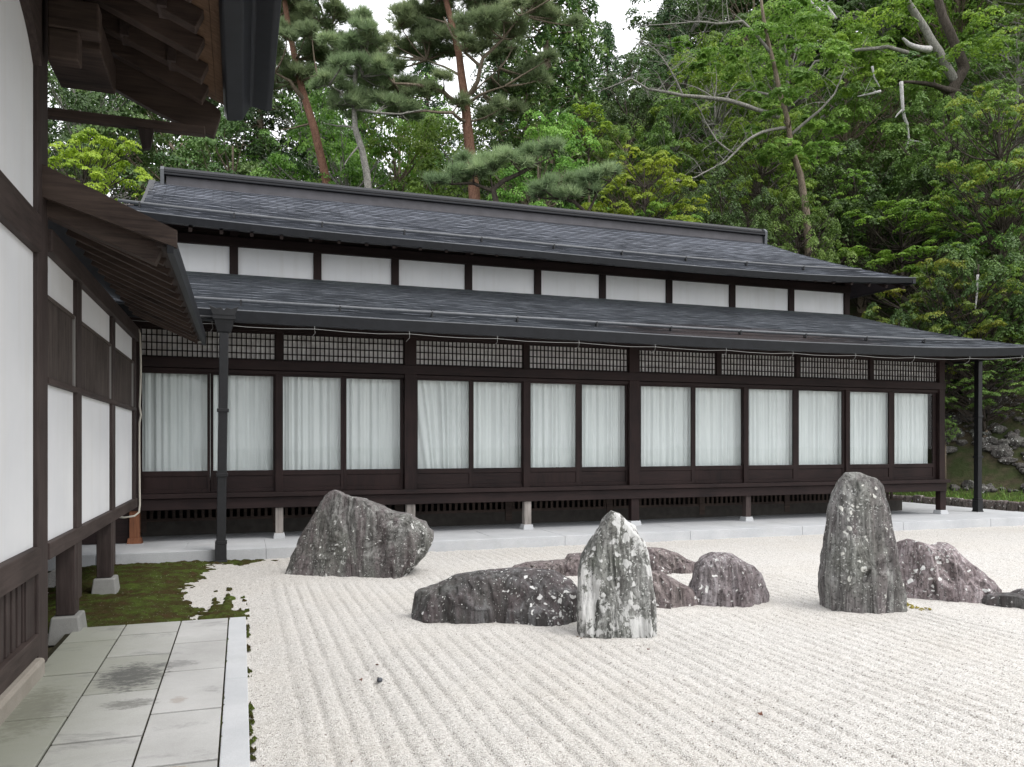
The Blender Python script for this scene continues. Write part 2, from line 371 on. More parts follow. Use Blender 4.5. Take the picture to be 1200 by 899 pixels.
# gravel ------------------------------------------------------------
STONE_SPOTS = []
def gravel_z(X, Y):
    wob = vnoise(X, Y, 1.7)*.05
    ph = (X+wob*.35)/.125
    tri = np.abs(((ph) % 1)-.5)*2
    ridge = 1-.9*np.exp(-(tri/.30)**2)-.25*np.cos(ph*2*np.pi)*0
    amp = .021*(.65+.7*(vnoise(X, Y, 2.3)+.5))*sstep(.12, .45, X)*(1-.55*sstep(8.0, 10.5, Y))
    amp = amp*(.65+.35*sstep(-.25, .25, vnoise(X*3, Y, .7)))
    z = ridge*amp-.008
    for (sx, sy, rx, ry) in STONE_SPOTS:
        q = np.sqrt(((X-sx)/rx)**2+((Y-sy)/ry)**2); f = 1-sstep(.95, 1.6, q)
        z = z*(1-f)+(.018*f)
    z = z+vnoise(X, Y, .35)*.012+vnoise(X, Y, .09)*.008+vnoise(X, Y, .03)*.007
    return np.maximum(z, -.022)+.012*0

# ---------------- stones
def make_stone(name, outline, yfront, T, mat, seed, label, cat='standing stone', lean=0, exp=2.6, rough=1.0, strip=(9,9,1.2), group='rocks of the raked gravel garden', tilt=0, back=None):
    d = dist_of(yfront)+T*.72
    xs = [p[0] for p in outline]; cx = (min(xs)+max(xs))/2
    yb = 521+FPX*H/d
    s = d/FPX
    # outline in local metres (u right, v up), base closed 12 cm below ground
    pts = [((x-cx)*s, (yb-y)*s) for x, y in outline]
    # photo rows of the contact line sit lower than yb by up to T; keep the outline's own base as ground line
    base = [p for p in pts]
    u0, u1 = min(p[0] for p in pts), max(p[0] for p in pts)
    poly = [(u, max(v, 0.0)) for u, v in base]
    poly = [(u1*.97, -.14)]+[(u0*.97, -.14)]+poly if False else poly+[(u1*.96, -.15), (0, -.15), (u0*.96, -.15)]
    # resample closed polygon
    M = 230; L = [0]
    for i in range(len(poly)):
        a = poly[i]; b = poly[(i+1) % len(poly)]; L.append(L[-1]+math.hypot(b[0]-a[0], b[1]-a[1]))
    ring = []
    for k in range(M):
        t = k/M*L[-1]; i = max(j for j in range(len(poly)) if L[j] <= t+1e-9); a = poly[i]; b = poly[(i+1) % len(poly)]
        f = (t-L[i])/max(1e-9, L[i+1]-L[i]); ring.append((a[0]+(b[0]-a[0])*f, a[1]+(b[1]-a[1])*f))
    N = 70; verts = []; vc = (min(p[1] for p in ring)+max(p[1] for p in ring))*.35
    hgt = max(p[1] for p in ring)
    rs = random.Random(seed)
    for j in range(N+1):
        th = -math.pi/2+math.pi*j/N
        wv = math.copysign(abs(math.sin(th))**.85, math.sin(th)); g = (1-abs(wv)**exp)**(1/exp)
        for (u, v) in ring:
            tt = T*(1-.35*max(0, v)/max(hgt, .01))
            verts.append([u*(.12+.88*g) if g > 0 else u*.12, (wv*tt), vc+(v-vc)*(.15+.85*g) if v > 0 else v])
    V_ = np.array(verts)
    for _ in range(20):
        az = rs.uniform(-math.pi, 0) if rs.random() < .8 else rs.uniform(0, math.pi); el = rs.uniform(-.1, .75)
        nv = np.array((math.cos(az)*math.cos(el), math.sin(az)*math.cos(el)*1.0, math.sin(el)))
        dt = V_@nv; off = dt.max()*(rs.uniform(.76, .92) if (abs(math.sin(az)) > .6 and el < .35) else rs.uniform(.965, .99))
        V_ = V_-np.maximum(0, dt-off)[:, None]*nv*.92
    verts = [tuple(p) for p in V_]
    out = []
    for (x, y, z) in verts:
        q = Vector((x*1.6+seed*7, y*1.6, z*1.6)); n1 = mnoise.noise(q*1.1)
        st = mnoise.noise(Vector((x*strip[0]+seed, y*strip[1], z*strip[2]+x*strip[0]*tilt*.5)))
        cell = mnoise.cell(Vector((x*3.1+seed, y*3.1, z*2.3)))-.5
        n2 = mnoise.noise(q*5)
        crk = -abs(mnoise.noise(Vector((x*strip[0]*1.9+seed*3, y*strip[1]*1.9, z*strip[2]*1.5+x*strip[0]*tilt))))
        fin = -abs(mnoise.noise(Vector((x*strip[0]*2.6+seed*5, y*strip[1]*2.6, z*strip[2]*.8+x*strip[0]*tilt*1.2))))
        a = rough*(.045*n1+.045*st+.060*crk+.050*fin+.014*n2+.006*mnoise.noise(q*13))*min(1.0, T*2.2)
        rr = math.sqrt(x*x+y*y)+1e-6
        k = a*(.35 if abs(y) < .12*T else 1)
        out.append((x+x/rr*k*.55, y+(y/T)*k*1.5, z+(n1*.02+n2*.012)*(1 if z > .05 else 0)))
    faces = []
    for j in range(N):
        for k in range(M):
            faces.append((j*M+k, j*M+(k+1) % M, (j+1)*M+(k+1) % M, (j+1)*M+k))
    p = P(cx, 521, d)
    me = bpy.data.meshes.new(name); me.from_pydata(out, [], faces+[tuple(range(M-1, -1, -1)), tuple(N*M+k for k in range(M))]); me.update()
    bm = bmesh.new(); bm.from_mesh(me); bmesh.ops.recalc_face_normals(bm, faces=bm.faces); bm.to_mesh(me); bm.free()
    o = link_mesh(name, me, mat, None, True, label=label, cat=cat, group=group)
    o.location = (p[0], p[1], 0); o.rotation_euler = (0, 0, -YAW)
    STONE_SPOTS.append((p[0], p[1], (u1-u0)/2*1.0, T*1.1))
    return o

RM_BIG = rockmat('mottled_grey_rock', (.135,.132,.125), (.25,.25,.238),   .65, .08, (0,R(4),0), .45, .45, 0, 1.3, (.60,.60,.58))
RM_LOW = rockmat('dark_slate_rock', (.060,.056,.056), (.135,.135,.138), .5, .18, (0,R(-52),0), .2, .45, 0, 5.1, (.66,.66,.65))
RM_PT = rockmat('lichened_pointed_rock', (.16,.163,.152), (.33,.333,.32), .25, .78, (0,0,0), .5, .3, 0, 9.2, (.54,.54,.53))
RM_DOME = rockmat('purple_streaked_rock', (.19,.165,.17), (.31,.285,.295), .6, .04, (0,R(-8),0), .1, .2, .0, 3.7)
RM_TALL = rockmat('tall_striated_rock', (.145,.14,.137), (.29,.29,.278), .55, .10, (0,R(-3),0), .45, .4, .8, 7.7, (.52,.52,.48))
RM_LEAN = rockmat('pink_foliated_rock', (.22,.18,.182), (.39,.345,.355), .6, .10, (0,R(-42),0), .05, .25, 0, 2.4)
RM_BACK = rockmat('flat_brown_rock', (.15,.125,.12), (.27,.23,.222), .7, .06, (0,R(-80),0), .1, .3, 0, 4.9)

make_stone('boulder', [(333,672),(337,660),(352,625),(368,600),(382,578),(392,575),(410,582),(428,584),(445,592),(462,600),(480,602),(500,612),(508,622),(507,634),(500,650),(487,664),(478,676)], 678, .42, RM_BIG, 1,
    'large mottled grey boulder with slanting top and white lichen spot, nearest the downpipe', 'boulder', exp=3.2)
make_stone('boulder', [(480,712),(479,700),(484,694),(505,687),(530,674),(545,671),(575,669),(600,667),(625,667),(650,669),(668,680),(680,694),(690,708),(690,722)], 733, .36, RM_LOW, 2,
    'long low dark slate boulder with white flecks, front of the group', 'boulder', exp=2.8, strip=(5,5,4), tilt=1)
make_stone('standing_stone', [(676,742),(677,700),(678,670),(682,648),(692,632),(700,619),(707,605),(715,599),(726,602),(736,612),(745,618),(748,630),(757,637),(761,650),(764,680),(768,710),(770,742)], 750, .24, RM_PT, 3,
    'pointed upright stone crusted with white lichen, in the middle of the garden', exp=3.0, strip=(12,12,.8))
make_stone('flat_rock', [(598,668),(604,664),(620,659),(645,656),(664,655),(668,650),(680,649),(700,651),(712,662),(715,672)], 677, .38, RM_BACK, 4,
    'flat brown rock lying behind, just left of the pointed stone', 'flat rock', exp=2.4)
make_stone('flat_rock', [(750,671),(750,655),(757,642),(775,642),(795,648),(806,655),(818,659),(822,672)], 674, .32, RM_BACK, 5,
    'small brown rock behind, between pointed stone and purple dome', 'flat rock', exp=2.4)
make_stone('flat_rock', [(750,708),(752,680),(757,668),(772,668),(786,676),(800,683),(812,690),(818,702)], 714, .26, RM_BACK, 6,
    'low wedge shaped rock touching the right side of the pointed stone', 'flat rock', exp=2.6)
make_stone('boulder', [(804,708),(808,696),(812,680),(815,665),(822,655),(834,648),(845,648),(860,649),(870,656),(883,662),(893,672),(900,685),(905,699)], 714, .34, RM_DOME, 8,
    'domed purple grey boulder with vertical streaks, between the two upright stones', 'boulder', exp=2.6, strip=(10,10,1))
make_stone('standing_stone', [(965,700),(964,682),(968,635),(973,590),(985,560),(990,553),(1005,553),(1020,558),(1032,561),(1037,578),(1043,598),(1048,640),(1052,680),(1058,715)], 720, .30, RM_TALL, 9,
    'tallest upright stone with blunt top and vertical cracks', exp=3.4, strip=(12,12,.6))
make_stone('boulder', [(1046,705),(1048,660),(1052,636),(1065,632),(1080,636),(1092,641),(1105,635),(1115,640),(1128,655),(1145,670),(1158,682),(1168,695)], 706, .38, RM_LEAN, 10,
    'pinkish boulder with slanting grain leaning behind the tallest stone', 'boulder', exp=2.8, strip=(5,5,5), tilt=1.4)
make_stone('boulder', [(1158,708),(1166,700),(1178,697),(1192,697),(1198,692),(1212,690),(1232,697),(1250,712)], 718, .30, RM_LOW, 11,
    'low dark rock cut off by the right edge of the photograph', 'boulder', exp=2.4)

gxs = np.concatenate([np.arange(.035, 6.0, .0155), np.arange(6.0, 22.0, .05)]); gys = np.concatenate([np.arange(-4, 2.0, .25), np.arange(2.0, 12.3, .035)])
gxs = np.concatenate([np.arange(-2.2, .03, .03), gxs])
def gravel_sheet():
    X, Y = np.meshgrid(gxs, gys); Z = gravel_z(X, Y)
    v = np.stack([X, Y, Z], -1).reshape(-1, 3); i = np.arange(X.size).reshape(X.shape)
    f = np.stack([i[:-1,:-1], i[:-1,1:], i[1:,1:], i[1:,:-1]], -1).reshape(-1, 4)
    keep = (v[f[:,0],0] > .025) | (v[f[:,0],1] > 7.12)
    link_mesh('gravel', np_mesh('gravel', v, f[keep]), GRAVEL, None, True, kind='structure')
gravel_sheet()

# stone terrace below the long hall
TY0, TX1 = 11.22, 15.4
def terrace():
    mb = MB()
    xs = [-9, -6.5, -4, -1.75, .32, 2.5, 4.7, 6.9, 9.1, 11.3, 13.4, TX1]
    for a, b in zip(xs[:-1], xs[1:]):
        mb.box(a+.004, b-.004, TY0, TY0+.34, -.1, .150)
        for k in range(2):
            m_ = (a+b)/2; q = ((a+.004, m_-.004), (m_+.004, b-.004))[k]; mb.box(q[0], q[1], TY0+.346, TY0+1.1, -.1, .148)
    mb.box(-9, TX1, TY0+.01, 15.6, -.1, .142)
    mb.build('stone_terrace', GRANITE, None, .006, kind='structure', label='pale granite terrace step along the foot of the long hall')
terrace()

# pavement ----------------------------------------------------------
def pavement():
    PZ = .08
    cols = [(-1.26, -.885, [2.2, 3.0, 3.95, 4.85, 5.72, 6.62, 7.15]), (-.885, -.47, [1.9, 2.7, 3.55, 4.40, 5.21, 6.08, 6.75, 7.15]), (-.47, -.098, [1.6, 2.4, 3.17, 3.95, 4.72, 5.56, 6.34, 7.15])]
    tones = {(0,4): .8, (0,3): .7, (0,2): .9, (1,4): .75, (1,3): .15, (1,5): .35, (1,2): .1, (2,3): .05, (2,4): 0, (2,5): .1, (2,6): .0, (0,5): .5, (1,6): .3}
    vs = []; fs = []; tn = []
    bm = bmesh.new()
    lay = bm.faces.layers.float.new('tone')
    for ci, (a, b, js) in enumerate(cols):
        for k, (y0, y1) in enumerate(zip(js[:-1], js[1:])):
            g = .005; gy = .012; h = PZ+random.uniform(-.002, .002)
            vv = [bm.verts.new(p) for p in ((a+g,y0+gy,-.05),(b-g,y0+gy,-.05),(b-g,y1-gy,-.05),(a+g,y1-gy,-.05),(a+g,y0+gy,h),(b-g,y0+gy,h),(b-g,y1-gy,h),(a+g,y1-gy,h))]
            for f in ((3,2,1,0),(4,5,6,7),(0,1,5,4),(1,2,6,5),(2,3,7,6),(3,0,4,7)):
                fc = bm.faces.new([vv[i] for i in f]); fc[lay] = tones.get((ci, k), .3)
    me = bpy.data.meshes.new('pavement'); bm.to_mesh(me); bm.free()
    o = link_mesh('pavement', me, SLAB, None, False, kind='structure'); m = o.modifiers.new('b', 'BEVEL'); m.width = .004; m.segments = 2
    kb = MB()
    for y0, y1 in ((1.0, 3.1), (3.1, 5.27), (5.27, 7.13)): kb.box(-.094, .040, y0+.004, y1-.004, -.05, PZ+.003)
    kb.build('kerb', GRANITE, None, .005, kind='structure')
    # mossy soil bed seen in the joints
    MB().box(-1.3, .034, .8, 7.14, -.06, .066).build('joint_soil', simple('joint_soil', (.022,.020,.012), .95, .1, 0, 30), None, kind='structure')
pavement()

# moss --------------------------------------------------------------
def mossmat():
    m = NT('moss'); co = m.coord(); n = m.noise(co, 5, 7, .7); f = m.noise(co, 60, 4, .7)
    c = m.ramp(n, [(.30, (.060,.034,.018)), (.45, (.045,.038,.014)), (.60, (.058,.080,.017)), (.8, (.105,.140,.026))])
    c = m.mix(m.ramp(f, [(.35, .6), (.5, 0)]), c, (.018,.020,.008)); c = m.mix(m.ramp(m.noise(co, 75, 1), [(.73, 0), (.76, .8)]), c, (.55,.52,.45))
    m.col(c).rough(1, .05); m.bump(f, .9, .02); return m.m
MOSS = mossmat()
def moss():
    step = .018
    def patch(x0, x1, y0, y1, f, nm):
        xs = np.arange(x0, x1, step); ys = np.arange(y0, y1, step)
        X, Y = np.meshgrid(xs, ys); F = f(X, Y)+vnoise(X, Y, .25)*.16+vnoise(X, Y, .07)*.16+vnoise(X, Y, .03)*.10
        Z = np.where(F > 0, .004+.042*np.minimum(F, .35)/.35+vnoise(X, Y, .06)*.018+vnoise(X, Y, .025)*.012, -.05)
        v = np.stack([X, Y, Z], -1).reshape(-1, 3); i = np.arange(X.size).reshape(X.shape)
        f4 = np.stack([i[:-1,:-1], i[:-1,1:], i[1:,1:], i[1:,:-1]], -1).reshape(-1, 4)
        keep = (F.ravel()[f4] > -.03).any(1); f4 = f4[keep]
        return v, f4
    v1, f1 = patch(-2.2, -.2, 7.16, 11.2, lambda X, Y: np.minimum(-.50+.10*np.sin(Y*1.9)-.12*sstep(8.0, 7.2, Y)-X, np.minimum((X+1.75)*1.2+.2, 11.3-Y)), 'm')
    v2, f2 = patch(-.36, .14, 7.16, 9.2, lambda X, Y: (.20-np.abs(X+.14)*.9-np.abs(Y-7.55)*.17)+np.sin(X*44)*.07*sstep(7.5, 8.4, Y), 'm')
    v3, f3 = patch(-.5, .5, 10.6, 11.2, lambda X, Y: .09-np.abs(X-0)*.28-np.abs(Y-11.1)*.7+.03, 'm')
    v = np.concatenate([v1, v2, v3]); f = np.concatenate([f1, f2+len(v1), f3+len(v1)+len(v2)])
    link_mesh('moss', np_mesh('moss', v, f), MOSS, None, True, kind='stuff')
    # moss and debris threads beside the kerb and in its joint
    mb = MB()
    for i in range(420):
        y = random.uniform(2.5, 7.2)
        if random.random() < .72: x = .044+abs(random.gauss(0, .010)); z = .0
        else: x = -.093+random.gauss(0, .003); z = .066
        if vnoise(x, y*3, .5) < -.12: continue
        r = random.uniform(.006, .016); hgt = r*random.uniform(.6, 1.3)
        k = 5; c = [(x+r*math.cos(2*math.pi*j/k)*random.uniform(.6,1.2), y+r*1.5*math.sin(2*math.pi*j/k)*random.uniform(.6,1.2), z) for j in range(k)]
        mb.add(c+[(x, y, z+hgt+.008)], [(j, (j+1) % k, k) for j in range(k)])
    mb.build('moss', MOSS, None, kind='stuff')
moss()

# ================================================================ LONG HALL
YF = 12.44                                   # glass line
hall = empty('temple_hall', (6, YF, .14), label='long dark timber hall with curtained glass doors and two grey roof tiers', cat='temple hall')
def uvize(me, uvs):
    l = me.uv_layers.new(name='UVMap'); l.data.foreach_set('uv', np.asarray(uvs, dtype=np.float32).ravel())
def roof_sheet(name, mat, L, rowp, lim, place, parent, zprof, lift, seg=.22, lipH=.012, wav=.005):
    """stepped courses: s is the run up the slope, lim(s)->(u0,u1), place(u,s,z)->xyz"""
    n = max(2, int(round(L/rowp))); verts = []; faces = []; uvs = []
    for i in range(n):
        s0, s1 = L*i/n, L*(i+1)/n
        a0, b0 = lim(s0); a1, b1 = lim(s1)
        m = max(2, int((b0-a0)/seg)); base = len(verts)
        for k in range(m+1):
            t = k/m
            u0 = a0+(b0-a0)*t; u1 = a1+(b1-a1)*t
            j = random.uniform(-1, 1)*wav+(.003 if (k+i) % 2 else 0)
            z0 = zprof(s0)+lift(u0, s0); z1 = zprof(s1)+lift(u1, s1)
            verts += [place(u0, s0+.006, z0-.003), place(u0, s0-.004, z0+lipH+j), place(u1, s1+.008, z1-.001)]
        for k in range(m):
            q = base+3*k
            faces.append((q, q+3, q+4, q+1)); faces.append((q+1, q+4, q+5, q+2))
            t0, t1 = k/m, (k+1)/m; ua, ub = a0+(b0-a0)*t0, a0+(b0-a0)*t1; va, vb = a1+(b1-a1)*t0, a1+(b1-a1)*t1
            uvs += [(ua, i), (ub, i), (ub, i), (ua, i)]; uvs += [(ua, i+.02), (ub, i+.02), (vb, i+.98), (va, i+.98)]
    me = bpy.data.meshes.new(name); me.from_pydata(verts, [], faces); me.update(); uvize(me, uvs)
    return link_mesh(name, me, mat, parent)

# upper roof: front slope, back slope, hip ends
UY0, URY, UZ0, UZR = 12.77, 14.99, 4.885, 6.10; UL = URY-UY0; UXL, UXR = -1.45, 13.15; USK = .55
def uz(s): t = s/UL; return UZ0+(UZR-UZ0)*(.80*t+.20*t*t)
def ulift(u, s):
    e = max(0, 1-(UXR-u)/3.2); f = max(0, 1-(u+2.05)/4.5)
    return (.10*e*e+.10*f*f-.045*math.exp(-((u-8)/3.5)**2))*(1-.8*min(1, s/UL))
def ulim(s): return (UXL-max(0, USK-s)*1.1, UXR-s)
upr = roof_sheet('upper_roof', ROOF, UL, .083, ulim, lambda u, s, z: (u, UY0+s, z), hall, uz, ulift)
roof_sheet('upper_roof_back', ROOF, UL, .3, ulim, lambda u, s, z: (u, 2*URY-UY0-s, z), upr, uz, ulift, 1.0)
roof_sheet('hip_slope', ROOF, UL, .12, lambda s: (UY0+s, 2*URY-UY0-s+.001), lambda u, s, z: (UXR-s, u, z), upr, uz, lambda u, s: .10*max(0, 1-(u-UY0)/3.2)**2*(1-s/UL), .3)
roof_sheet('hip_skirt', ROOF, USK, .083, lambda s: (UY0+s, 2*URY-UY0-s), lambda u, s, z: (UXL-(USK-s)*1.1, u, z), upr, uz, lambda u, s: .1*(1-.8*s/UL), .3)
def eave_edge(name, parent, path, hgt, mat, dep=.10):
    mb = MB()
    for (a, b) in zip(path[:-1], path[1:]):
        ax, ay, az = a; bx, by, bz = b
        mb.hexa([(ax,ay+.0,az-hgt),(bx,by+.0,bz-hgt),(bx,by+dep,bz-hgt),(ax,ay+dep,az-hgt),(ax,ay-.025,az+.004),(bx,by-.025,bz+.004),(bx,by+dep,bz+.004),(ax,ay+dep,az+.004)])
    me = mb.build(name, mat, parent); return me
uus = np.linspace(ulim(0)[0], UXR, 60)
eave_edge('eave_edge', upr, [(u, UY0-.012, UZ0+ulift(u, 0)) for u in uus], .095, METAL)
# right return of the edge
MB().box(UXR-.07, UXR+.01, UY0-.03, 2*URY-UY0, UZ0-.02, UZ0+.098).build('eave_edge', METAL, upr)
MB().tube([(u, UY0-.03, UZ0+ulift(u, 0)+.006) for u in uus], .011, 6).build('drip_edge', GUARD, upr, smooth=True)
# gable triangle on the left and verge
gb = MB(); ys = [UY0+USK, URY, 2*URY-UY0-USK]
gb.prism([(ys[0], uz(USK)-.03), (URY, UZR-.03), (ys[2], uz(USK)-.03)], 'x', UXL+.25, UXL+.30); gb.build('gable_wall', WOODY, hall)
vb = MB(); pr = []
for t in np.linspace(0, 1, 9):
    s = USK-.05+(UL-USK+.05)*t; pr.append((UY0+s, uz(s)))
vb.prism([(y, z+.035) for y, z in pr]+[(y, z-.075) for y, z in reversed(pr)], 'x', UXL-.05, UXL+.05)
vb.build('verge', METAL, upr)
# ridge cap: box ridge with dark overhanging top courses
rb = MB(); X0, X1 = -1.22, UXR-UL+.05
rb.box(X0, X1, URY-.14, URY+.14, UZR-.08, UZR+.095, (0, .012)); rg = rb.build('ridge', simple('ridge_side_metal', (.050,.048,.054), .5, .5, .3, 5), upr, .004)
rc = MB(); rc.box(X0-.03, X1+.03, URY-.19, URY+.19, UZR+.097, UZR+.130); rc.box(X0-.03, X1+.03, URY-.155, URY+.155, UZR+.150, UZR+.185); rc.box(X0-.03, X1+.03, URY-.11, URY+.11, UZR+.205, UZR+.262, (0,.05)).box(X0, X1, URY-.10, URY+.10, UZR+.12, UZR+.22)
rc.build('ridge_cap', METAL, rg, .004)
for xe in (X0-.06, X1+.06):
    e = MB(); e.prism([(URY-.17, UZR-.1), (URY+.17, UZR-.1), (URY+.19, UZR+.18), (URY+.12, UZR+.25), (URY, UZR+.28), (URY-.12, UZR+.25), (URY-.19, UZR+.18)], 'x', xe-.03, xe+.03); e.build('ridge_end_plate', GUARD, rg)
# roof soffit of upper tier + rafters as slatted underside
sf = MB()
for k in range(34):
    x = -1.6+k*.44; sf.beam((x, UY0+.05, UZ0-.11), (x, 13.75, UZ0+.38), .05, .06)
sf.build('rafters', WOODY, upr)
sof = MB(); sof.add([(-2.0, UY0+.04, UZ0-.03), (UXR-.04, UY0+.04, UZ0-.03), (UXR-.9, 14.0, UZ0+.52), (-2.0, 14.0, UZ0+.52)], [(0,1,2,3)])
sof.add([(UXR-.04, UY0+.04, UZ0-.03), (UXR-.04, 17.1, UZ0-.03), (UXR-.9, 16.2, UZ0+.52), (UXR-.9, 14.0, UZ0+.52)], [(0,1,2,3)]); sof.build('soffit', WOODX, upr)
# upper wall
UWY = 13.69; UWX1 = XatY(992, UWY)
bays = [XatY(p, UWY) for p in (183, 274, 372, 463, 549, 630, 706, 784, 858, 927, 992)]
for i, x in enumerate(bays):
    MB().box(x-.065, x+.065, UWY-.03, UWY+.09, 4.2, 5.25).build('post', WOODZ, hall, .006)
    if i: MB().box(bays[i-1]+.067, x-.067, UWY+.02, UWY+.07, 4.25, 4.80).build('wall_panel', PLASTER, hall)
MB().box(bays[0]-.1, bays[-1]+.08, UWY-.05, UWY+.10, 4.775, 4.93).box(bays[0]-.1, bays[-1]+.08, UWY-.06, UWY+.06, 5.02, 5.2).build('beam', WOODX, hall, .006)
MB().box(bays[-1]-.02, bays[-1]+.06, UWY+.1, 16.3, 4.1, 5.2).box(-1.5, bays[-1]-.03, UWY+.075, UWY+.095, 4.93, 5.25).build('end_wall', WOODY, hall)
MB().box(bays[0]-.1, bays[-1], 13.9, 16.2, 4.1, 5.2).build('inner_wall', BLACK, hall)

# lower roof
LY0, LZ0, LZ1 = 11.2, 3.315, 4.33; LL = UWY-LY0; LXR = 14.68; LXL = -9.0
def lz(s): t = s/LL; return LZ0+(LZ1-LZ0)*(.84*t+.16*t*t)
def llift(u, s):
    e = max(0, 1-(LXR-u)/3.4)
    return (.13*e*e-.03*math.exp(-((u-8)/3.5)**2)+.03*max(0, 1-(u+2)/4))*(1-.9*min(1, s/LL))
lwr = roof_sheet('lower_roof', ROOFG, LL, .083, lambda s: (LXL+3+0*s, LXR-s), lambda u, s, z: (u, LY0+s, z), hall, lz, llift)
roof_sheet('hip_slope', ROOF, LL, .12, lambda s: (LY0+s, 17.5-s+.001), lambda u, s, z: (LXR-s, u, z), lwr, lz, lambda u, s: .13*max(0, 1-(u-LY0)/3.4)**2*(1-s/LL), .3)
lus = np.linspace(-6, LXR, 70)
eave_edge('eave_edge', lwr, [(u, LY0-.012, LZ0+llift(u, 0)) for u in lus], .145, METAL)
MB().box(LXR-.07, LXR+.01, LY0-.03, 17.5, LZ0-.02, LZ0+.128).build('eave_edge', METAL, lwr)
MB().tube([(u, LY0-.03, LZ0+llift(u, 0)+.006) for u in lus], .011, 6).build('drip_edge', GUARD, lwr, smooth=True)
sof = MB(); sof.add([(-6, LY0+.04, LZ0-.02), (LXR-.04, LY0+.04, LZ0+.0), (LXR-2.2, 13.4, LZ0+.80), (-6, 13.4, LZ0+.80)], [(0,1,2,3)])
sof.add([(LXR-.04, LY0+.04, LZ0-.0), (LXR-.04, 17.4, LZ0), (LXR-2.2, 15.2, LZ0+.80), (LXR-2.2, 13.4, LZ0+.8)], [(0,1,2,3)]); sof.build('soffit', WOODX, lwr)
sf = MB()
for k in range(48):
    x = -5.8+k*.42; sf.beam((x, LY0+.06, LZ0-.055), (x, 12.6, LZ0+.47), .045, .055)
for k in range(10): sf.beam((LXR-.1, 12.7+k*.42, LZ0-.04), (13.3, 12.7+k*.42, LZ0+.45), .045, .055)
sf.beam((LXR-.08, LY0+.08, LZ0+.03), (13.1, 12.8, LZ0+.5), .1, .12)
sf.build('rafters', WOODY, lwr)
# snow guards: pipe with lugs, one per roof tier
def snow_guard(parent, y0, zf, lf, s, x0, x1, sp):
    pts = [(u, y0+s, zf(s)+lf(u, s)+.075) for u in np.linspace(x0, x1, 50)]
    g = MB().tube(pts, .026, 8).build('snow_guard', GUARD, parent, smooth=True)
    n = int((x1-x0)/sp)
    for k in range(n):
        u = x0+.3+k*sp; z = zf(s)+lf(u, s)
        b = MB(); b.box(u-.012, u+.012, y0+s-.028, y0+s+.10, z+.005, z+.03); b.box(u-.012, u+.012, y0+s-.03, y0+s-.012, z, z+.085); b.box(u-.010, u+.010, y0+s+.026, y0+s+.04, z, z+.115)
        b.build('bracket', PIPE, g)
snow_guard(upr, UY0, uz, ulift, .40, -1.75, UXR-1.0, 1.35)
snow_guard(lwr, LY0, lz, llift, .38, -3.0, LXR-1.1, 1.35)
# wire under the lower eave with hooks
wv = MB()
pts = []
for k in range(0, 41):
    u = -3+k*.44; pts.append((u, LY0-.02, LZ0-.185+llift(u, 0)+(.0 if k % 3 == 0 else -.018)+random.uniform(-.004, .004)))
wv.tube(pts, .0035, 4)
for k in range(0, 41, 3):
    p = pts[k]; wv.tube([p, (p[0]+.01, p[1]+.04, p[2]-.05), (p[0]-.03, p[1]+.10, p[2]-.10)], .0035, 4); wv.tube([p, (p[0], p[1]+.02, p[2]+.07)], .0035, 4)
wv.build('wire', WIRE, lwr)

# lower storey frame
cols = [XatY(p, YF) for p in (327, 480, 616, 741)]
HX0 = cols[0]-1.97; HX1 = XatY(1100, YF)
bay = (HX1-cols[3])/3
right_cols = [cols[3]+bay, cols[3]+2*bay]
lat = [cols[3]+(HX1-cols[3])*k/4 for k in range(1, 4)]
big = {1, 3}
ps = [(HX0, .075), (cols[0], .055), (cols[1], .095), (cols[2], .055), (cols[3], .10), (HX1, .07)]
for x, hw in ps:
    MB().box(x-hw, x+hw, YF-.09 if hw > .06 else YF-.05, YF+.08, .61 if hw > .06 else .8, 3.30).build('post', WOODZ, hall, .006)
for x in right_cols: MB().box(x-.05, x+.05, YF-.045, YF+.06, .8, 2.68).build('post', WOODZ, hall, .006)
for x in lat: MB().box(x-.05, x+.05, YF-.045, YF+.06, 2.80, 3.24).build('post', WOODZ, hall, .006)
MB().box(HX0-.3, HX1+.08, YF-.105, YF+.09, 2.662, 2.800).box(HX0-.3, HX1+.06, YF-.06, YF+.1, 2.60, 2.655).build('lintel', WOODX, hall, .006)
MB().box(HX0-.3, HX1+.08, YF-.10, YF+.09, 3.235, 3.36).box(HX0-.3, HX1+.3, YF-.13, YF+.09, 3.40, 3.52).build('beam', WOODX, hall, .006)
MB().box(HX0-.05, HX1+.10, YF-.20, YF+.05, .778, .845).build('door_sill', WOODX, hall, .006)
MB().box(HX0-.05, HX1+.06, YF-.145, YF+.02, .610, .772).build('floor_beam', WOODX, hall, .008)
# transom lattices
def lattice(x0, x1):
    z0, z1 = 2.80, 3.235
    g = MB(); g.box(x0, x1, YF-.030, YF-.002, z0+.001, z0+.030).box(x0, x1, YF-.030, YF-.002, z1-.030, z1-.001)
    n = int(round((x1-x0)/.0675))
    for k in range(n+1):
        x = x0+(x1-x0)*k/n; g.box(x-.008, x+.008, YF-.026, YF-.006, z0+.03, z1-.03)
    for k in (1, 2, 3):
        z = z0+(z1-z0)*k/4+.0; g.box(x0, x1, YF-.035, YF-.027, z-.008, z+.008)
    o = g.build('transom_lattice', WOODX, hall)
    MB().box(x0, x1, YF+.012, YF+.02, z0, z1).build('paper', PAPER, o)
edges = [HX0+.07, cols[0], cols[1], cols[2], cols[3]]+lat+[HX1]
hw = {cols[1]: .1, cols[3]: .105}
for a, b in zip(edges[:-1], edges[1:]):
    lattice(a+(hw.get(a, .06) if a != edges[0] else .01), b-hw.get(b, .06))
